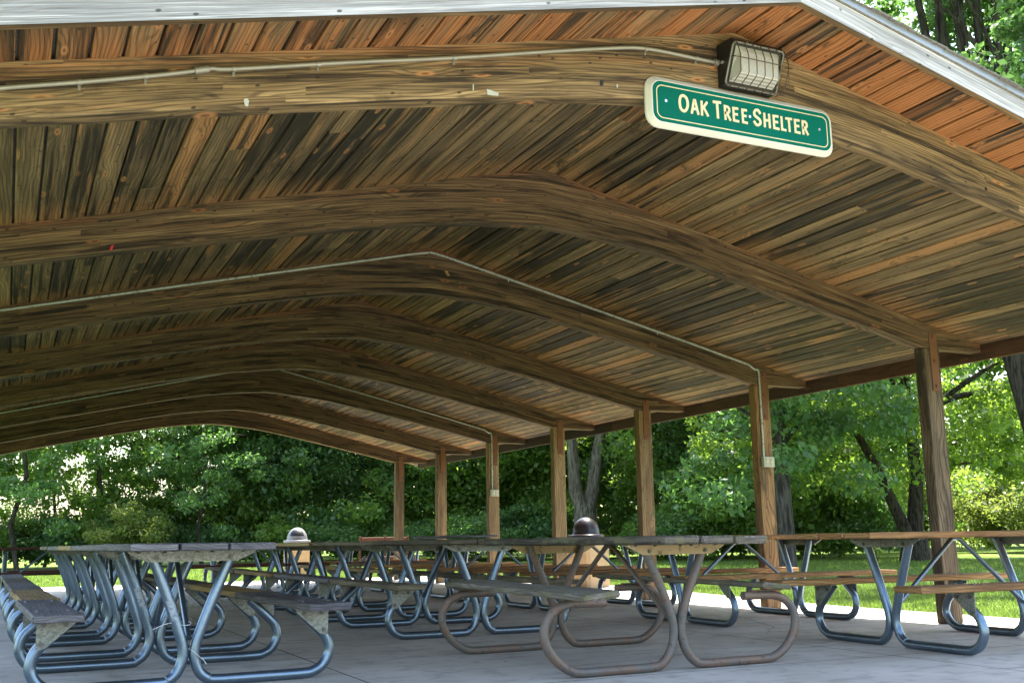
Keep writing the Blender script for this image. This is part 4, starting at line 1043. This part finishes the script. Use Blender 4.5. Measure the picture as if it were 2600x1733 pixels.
# tree behind the outlet-box post
c = crown_pts(rng, 150, 2.2, 15, 4.2, .45); c = np.vstack([c, np.column_stack([rng.uniform(-2.4,2.2,26), rng.uniform(-2.4,2.4,26), rng.uniform(1.7,5,26)])])
main = [(0,0,-.1),(.02,0,1),(0,.02,3),(.05,0,5),(.1,.05,8),(.1,.1,12)]
P = [(main, .25, .08)]+[(limb_path(rng, main[j], (main[j][0]+cos(a)*3, main[j][1]+sin(a)*3, main[j][2]+z), 6), .08, .015) for j, a, z in ((2,.3,1.2),(2,3.4,1.0),(3,1.9,1.5),(3,4.6,1.4),(3,0,1.2),(4,2.6,2),(4,5.4,2))]
specimen('straight grey-barked tree right of the outlet-box post, low leafy branches', 14.13, 21.46, P, c, rng.uniform(.5,.95,len(c)), 210, .15, 'leafd')
# forked tree behind the bin
c = crown_pts(rng, 150, 5.4, 17, 5.0, .45)
fk = [(0,0,-.1),(0,0,.8),(.05,0,2.0)]
l1 = [(.02,0,1.7),(-.35,.05,2.6),(-.42,.1,4.2),(-.5,.1,6),(-.9,.2,9),(-1.2,.2,13)]; l2 = [(.05,0,1.7),(.38,0,2.7),(.62,0,4.0),(.98,.05,5.6),(1.4,.1,8.5),(1.9,0,13)]
P = [(fk, .50, .44), (l1, .30, .10), (l2, .32, .10)]+[(limb_path(rng, q, (q[0]+dx, q[1]+dy, q[2]+1.5), 6), .09, .02) for q, dx, dy in ((l1[3],-2.5,-.6),(l1[4],-2,1.5),(l2[3],2.4,-.8),(l2[4],2.2,1.2),(l2[3],.5,-2.6),(l1[3],0,-2.4))]
specimen('thick-trunked tree forking into two stems behind the bronze-domed bin', 16.6, 36.2, P, c, rng.uniform(.6,1.1,len(c)), 200, .16, 'leaf', bk='barkl')
# leaning oak
c = crown_pts(rng, 250, 2.6, 17.5, 8.0, .5); c = np.vstack([c, np.column_stack([np.where(rng.random(120) < .5, rng.uniform(-7,-1.2,120), rng.uniform(.6,7,120)), rng.normal(size=120)*2.2, rng.uniform(2.5,5.5,120)])])
tr = [(.0,0,-.1),(0,0,.6),(.12,0,1.4),(.30,0,2.6),(.35,.1,4.2),(.3,.2,6.5),(.2,.3,10)]; tl = [(-.12,0,.4),(-.45,0,1.15),(-.85,0,1.9),(-1.35,0,2.9),(-2.0,.1,4.0),(-2.8,.1,5.2)]
rootp = [(0,0,-.15),(0,0,.3),(0,0,.9)]
P = [(rootp, .56, .34), (tr, .31, .10), (tl, .22, .08)]
P += [(catmull(q, 4), ra, .025) for q, ra in (([tl[4],(-3.6,0,4.55),(-4.6,-.3,5.2),(-6.0,-.3,5.0)], .11), ([tl[5],(-3.4,.2,6.2),(-4.0,.4,7.4),(-5.2,.3,8.2)], .12), ([tr[4],(1.6,-.2,5.0),(3.2,-.4,5.3),(5.4,-.6,5.2),(7.2,-.5,5.6)], .15),
      ([tr[3],(1.5,.1,3.0),(3.0,.2,3.1),(5.0,.1,3.5),(7.0,.3,3.3)], .11), ([tr[4],(-.8,-.3,5.6),(-2.4,-.6,6.0),(-4.4,-.8,5.9)], .13), ([tr[5],(1.8,.2,7.4),(3.6,.3,8.4),(6,.2,9)], .14), ([tr[5],(-1.2,0,7.8),(-2.8,0,9.2),(-4.5,.2,10)], .13),
      ([tr[4],(1.0,-1.2,5.2),(2.4,-2.2,6.2),(4.2,-3,6.8)], .11))]
specimen('leaning dark oak with two stems and long level limbs at the right', 21.8, 24.7, P, c, rng.uniform(.5,1.0,len(c)), 220, .145, 'leafb', bk='barkd')
# near oak whose crown overhangs from the right
x, y = polar(2915, 19.0)
c = crown_pts(rng, 300, 3.4, 15.5, 3.6, .55)
def column(p): return 1300+2679.4*math.tan(math.atan2(p[0]+x-CAM.x, p[1]+y)-YAW)
c = np.array([p for p in c if column(p) > (2540 if p[2] < 7 else 2500 if p[2] < 8.9 else 2670)])
main = [(0,0,-.1),(0,0,2),(.1,0,4),(.1,.1,7),(0,.1,12)]
P = [(main, .30, .1)]+[(limb_path(rng, main[j], (main[j][0]+cos(a)*2.6, main[j][1]+sin(a)*2.6, main[j][2]+z), 6), .10, .02) for j, a, z in ((2,2.6,-.2),(2,3.3,.8),(3,2.4,1),(3,3.4,1.5),(2,5,1),(3,.5,1),(3,4.2,2))]
specimen('near oak at the right edge, leaves hanging below and above the eave', x, y, P, c, rng.uniform(.35,.7,len(c)), 190, .125, 'leafd')
# tall many-stemmed tree above the roof edge
bx_, by_ = 18.0, 17.1
c = crown_pts(rng, 560, 8.6, 20, 7.2, .5)
vd = np.array([bx_-CAM.x, by_, 0]); vd /= np.linalg.norm(vd)
c = np.array([p for p in c if p@vd > -.2 or p[2] > 15])
P = [([(0,0,-.1),(0,0,1.5),(.02,0,3.2)], .26, .22)]
for i, (mx, my, tx, ty) in enumerate(((16.75,17.75,16.3,18.1),(16.95,17.5,16.75,17.7),(17.2,17.2,17.1,17.3),(17.42,17.0,17.45,16.9),(17.62,16.7,17.75,16.5),(17.8,16.6,18.1,16.2))):
    q0 = (0, 0, 3.0); q1 = (mx-bx_, my-by_, 11.6); q2 = (tx-bx_, ty-by_, 16.5)
    P.append((catmull([q0, (q1[0]*.45+rng.normal()*.06, q1[1]*.45, 7.0), q1, q2], 5), .19, .07))
    P.append((limb_path(rng, q1, (q1[0]+rng.normal()*1.5, q1[1]+rng.normal()*1.5, 14.5), 5), .06, .02))
specimen('tall many-stemmed tree showing above the right roof edge', bx_, by_, P, c, rng.uniform(.4,.85,len(c)), 170, .135, 'leafd', bk='barkd')

# grass: blades on the lawn near the slab, one mass
def grass():
    n1, n2, n3 = 52000, 60000, 40000
    def region(n, f): return f(n)
    P = np.vstack([
        np.column_stack([4.9+rng.random(n1)**1.5*5, rng.uniform(4.5, 24, n1)]),
        np.column_stack([rng.uniform(5.5, 24, n2), rng.uniform(5, 36, n2)]),
        np.column_stack([rng.uniform(-9, 8, n3), 23.3+rng.random(n3)**1.3*16])])
    edge = np.interp(P[:, 1], [0, 9.3, 13.5, 17, 23.3, 23.31, 60], [4.87, 4.87, 5.47, 5.92, 5.72, -99, -99])
    P = P[(P[:, 0] > edge)]
    n = len(P); dist = np.hypot(P[:, 0]-CAM.x, P[:, 1]); h = (.025+.035*rng.random(n))*(1+dist*.010); w = .004*(1+dist*.09)
    a = rng.random(n)*6.283; lean = rng.normal(size=(n, 2))*h[:, None]*.45
    V = np.empty((n, 3, 3)); V[:, 0] = np.column_stack([P[:, 0]-np.cos(a)*w, P[:, 1]-np.sin(a)*w, np.full(n, -.042)])
    V[:, 1] = np.column_stack([P[:, 0]+np.cos(a)*w, P[:, 1]+np.sin(a)*w, np.full(n, -.042)]); V[:, 2] = np.column_stack([P+lean, h-.04])
    me = bpy.data.meshes.new('grass'); me.vertices.add(n*3); me.loops.add(n*3); me.polygons.add(n)
    me.vertices.foreach_set('co', V.astype('f').ravel()); me.loops.foreach_set('vertex_index', np.arange(n*3, dtype='i')); me.polygons.foreach_set('loop_start', np.arange(0, n*3, 3, dtype='i'))
    uv = np.empty((n, 3, 2), 'f'); uv[:, :, 0] = rng.random(n)[:, None]; uv[:, :, 1] = rng.random(n)[:, None]
    ul = me.uv_layers.new(name='UVMap'); ul.data.foreach_set('uv', uv.ravel()); me.materials.append(MAT['grassblade']); me.update(calc_edges=True); me.validate()
    o = bpy.data.objects.new('grass', me); COL.objects.link(o); tag(o, 'mown green lawn grass beyond the concrete edge', 'grass', None, 'stuff')
grass()

# ------------------------------------------------------------------ light
EL, AZ = radians(63), radians(45)     # azimuth measured from +y towards +x
w = bpy.data.worlds.new("World"); scene.world = w; w.use_nodes = True
nt = w.node_tree; bg = nt.nodes['Background']
sky = nt.nodes.new('ShaderNodeTexSky'); sky.sky_type = 'NISHITA'; sky.sun_disc = False
sky.sun_elevation = EL; sky.sun_rotation = AZ; sky.air_density = 1.3; sky.dust_density = 2.5
nt.links.new(sky.outputs[0], bg.inputs[0]); bg.inputs[1].default_value = 0.15
sd = bpy.data.lights.new("sun", 'SUN'); sd.energy = 5.0; sd.angle = radians(0.5); sd.color = (1.0, 0.95, 0.86)
so = bpy.data.objects.new("sun", sd); COL.objects.link(so)
dirv = Vector((sin(AZ)*cos(EL), cos(AZ)*cos(EL), sin(EL)))
so.rotation_euler = (-dirv).to_track_quat('-Z', 'Y').to_euler()

scene.view_settings.view_transform = 'Standard'; scene.view_settings.look = 'None'
scene.view_settings.exposure = 2.4; scene.view_settings.gamma = 1.0
scene.render.engine = 'CYCLES'
scene.cycles.max_bounces = 10; scene.cycles.diffuse_bounces = 6; scene.cycles.transparent_max_bounces = 8
scene.cycles.use_denoising = True; scene.cycles.use_guiding = True
scene.cycles.sample_clamp_indirect = 5.0; scene.cycles.caustics_reflective = False; scene.cycles.caustics_refractive = False
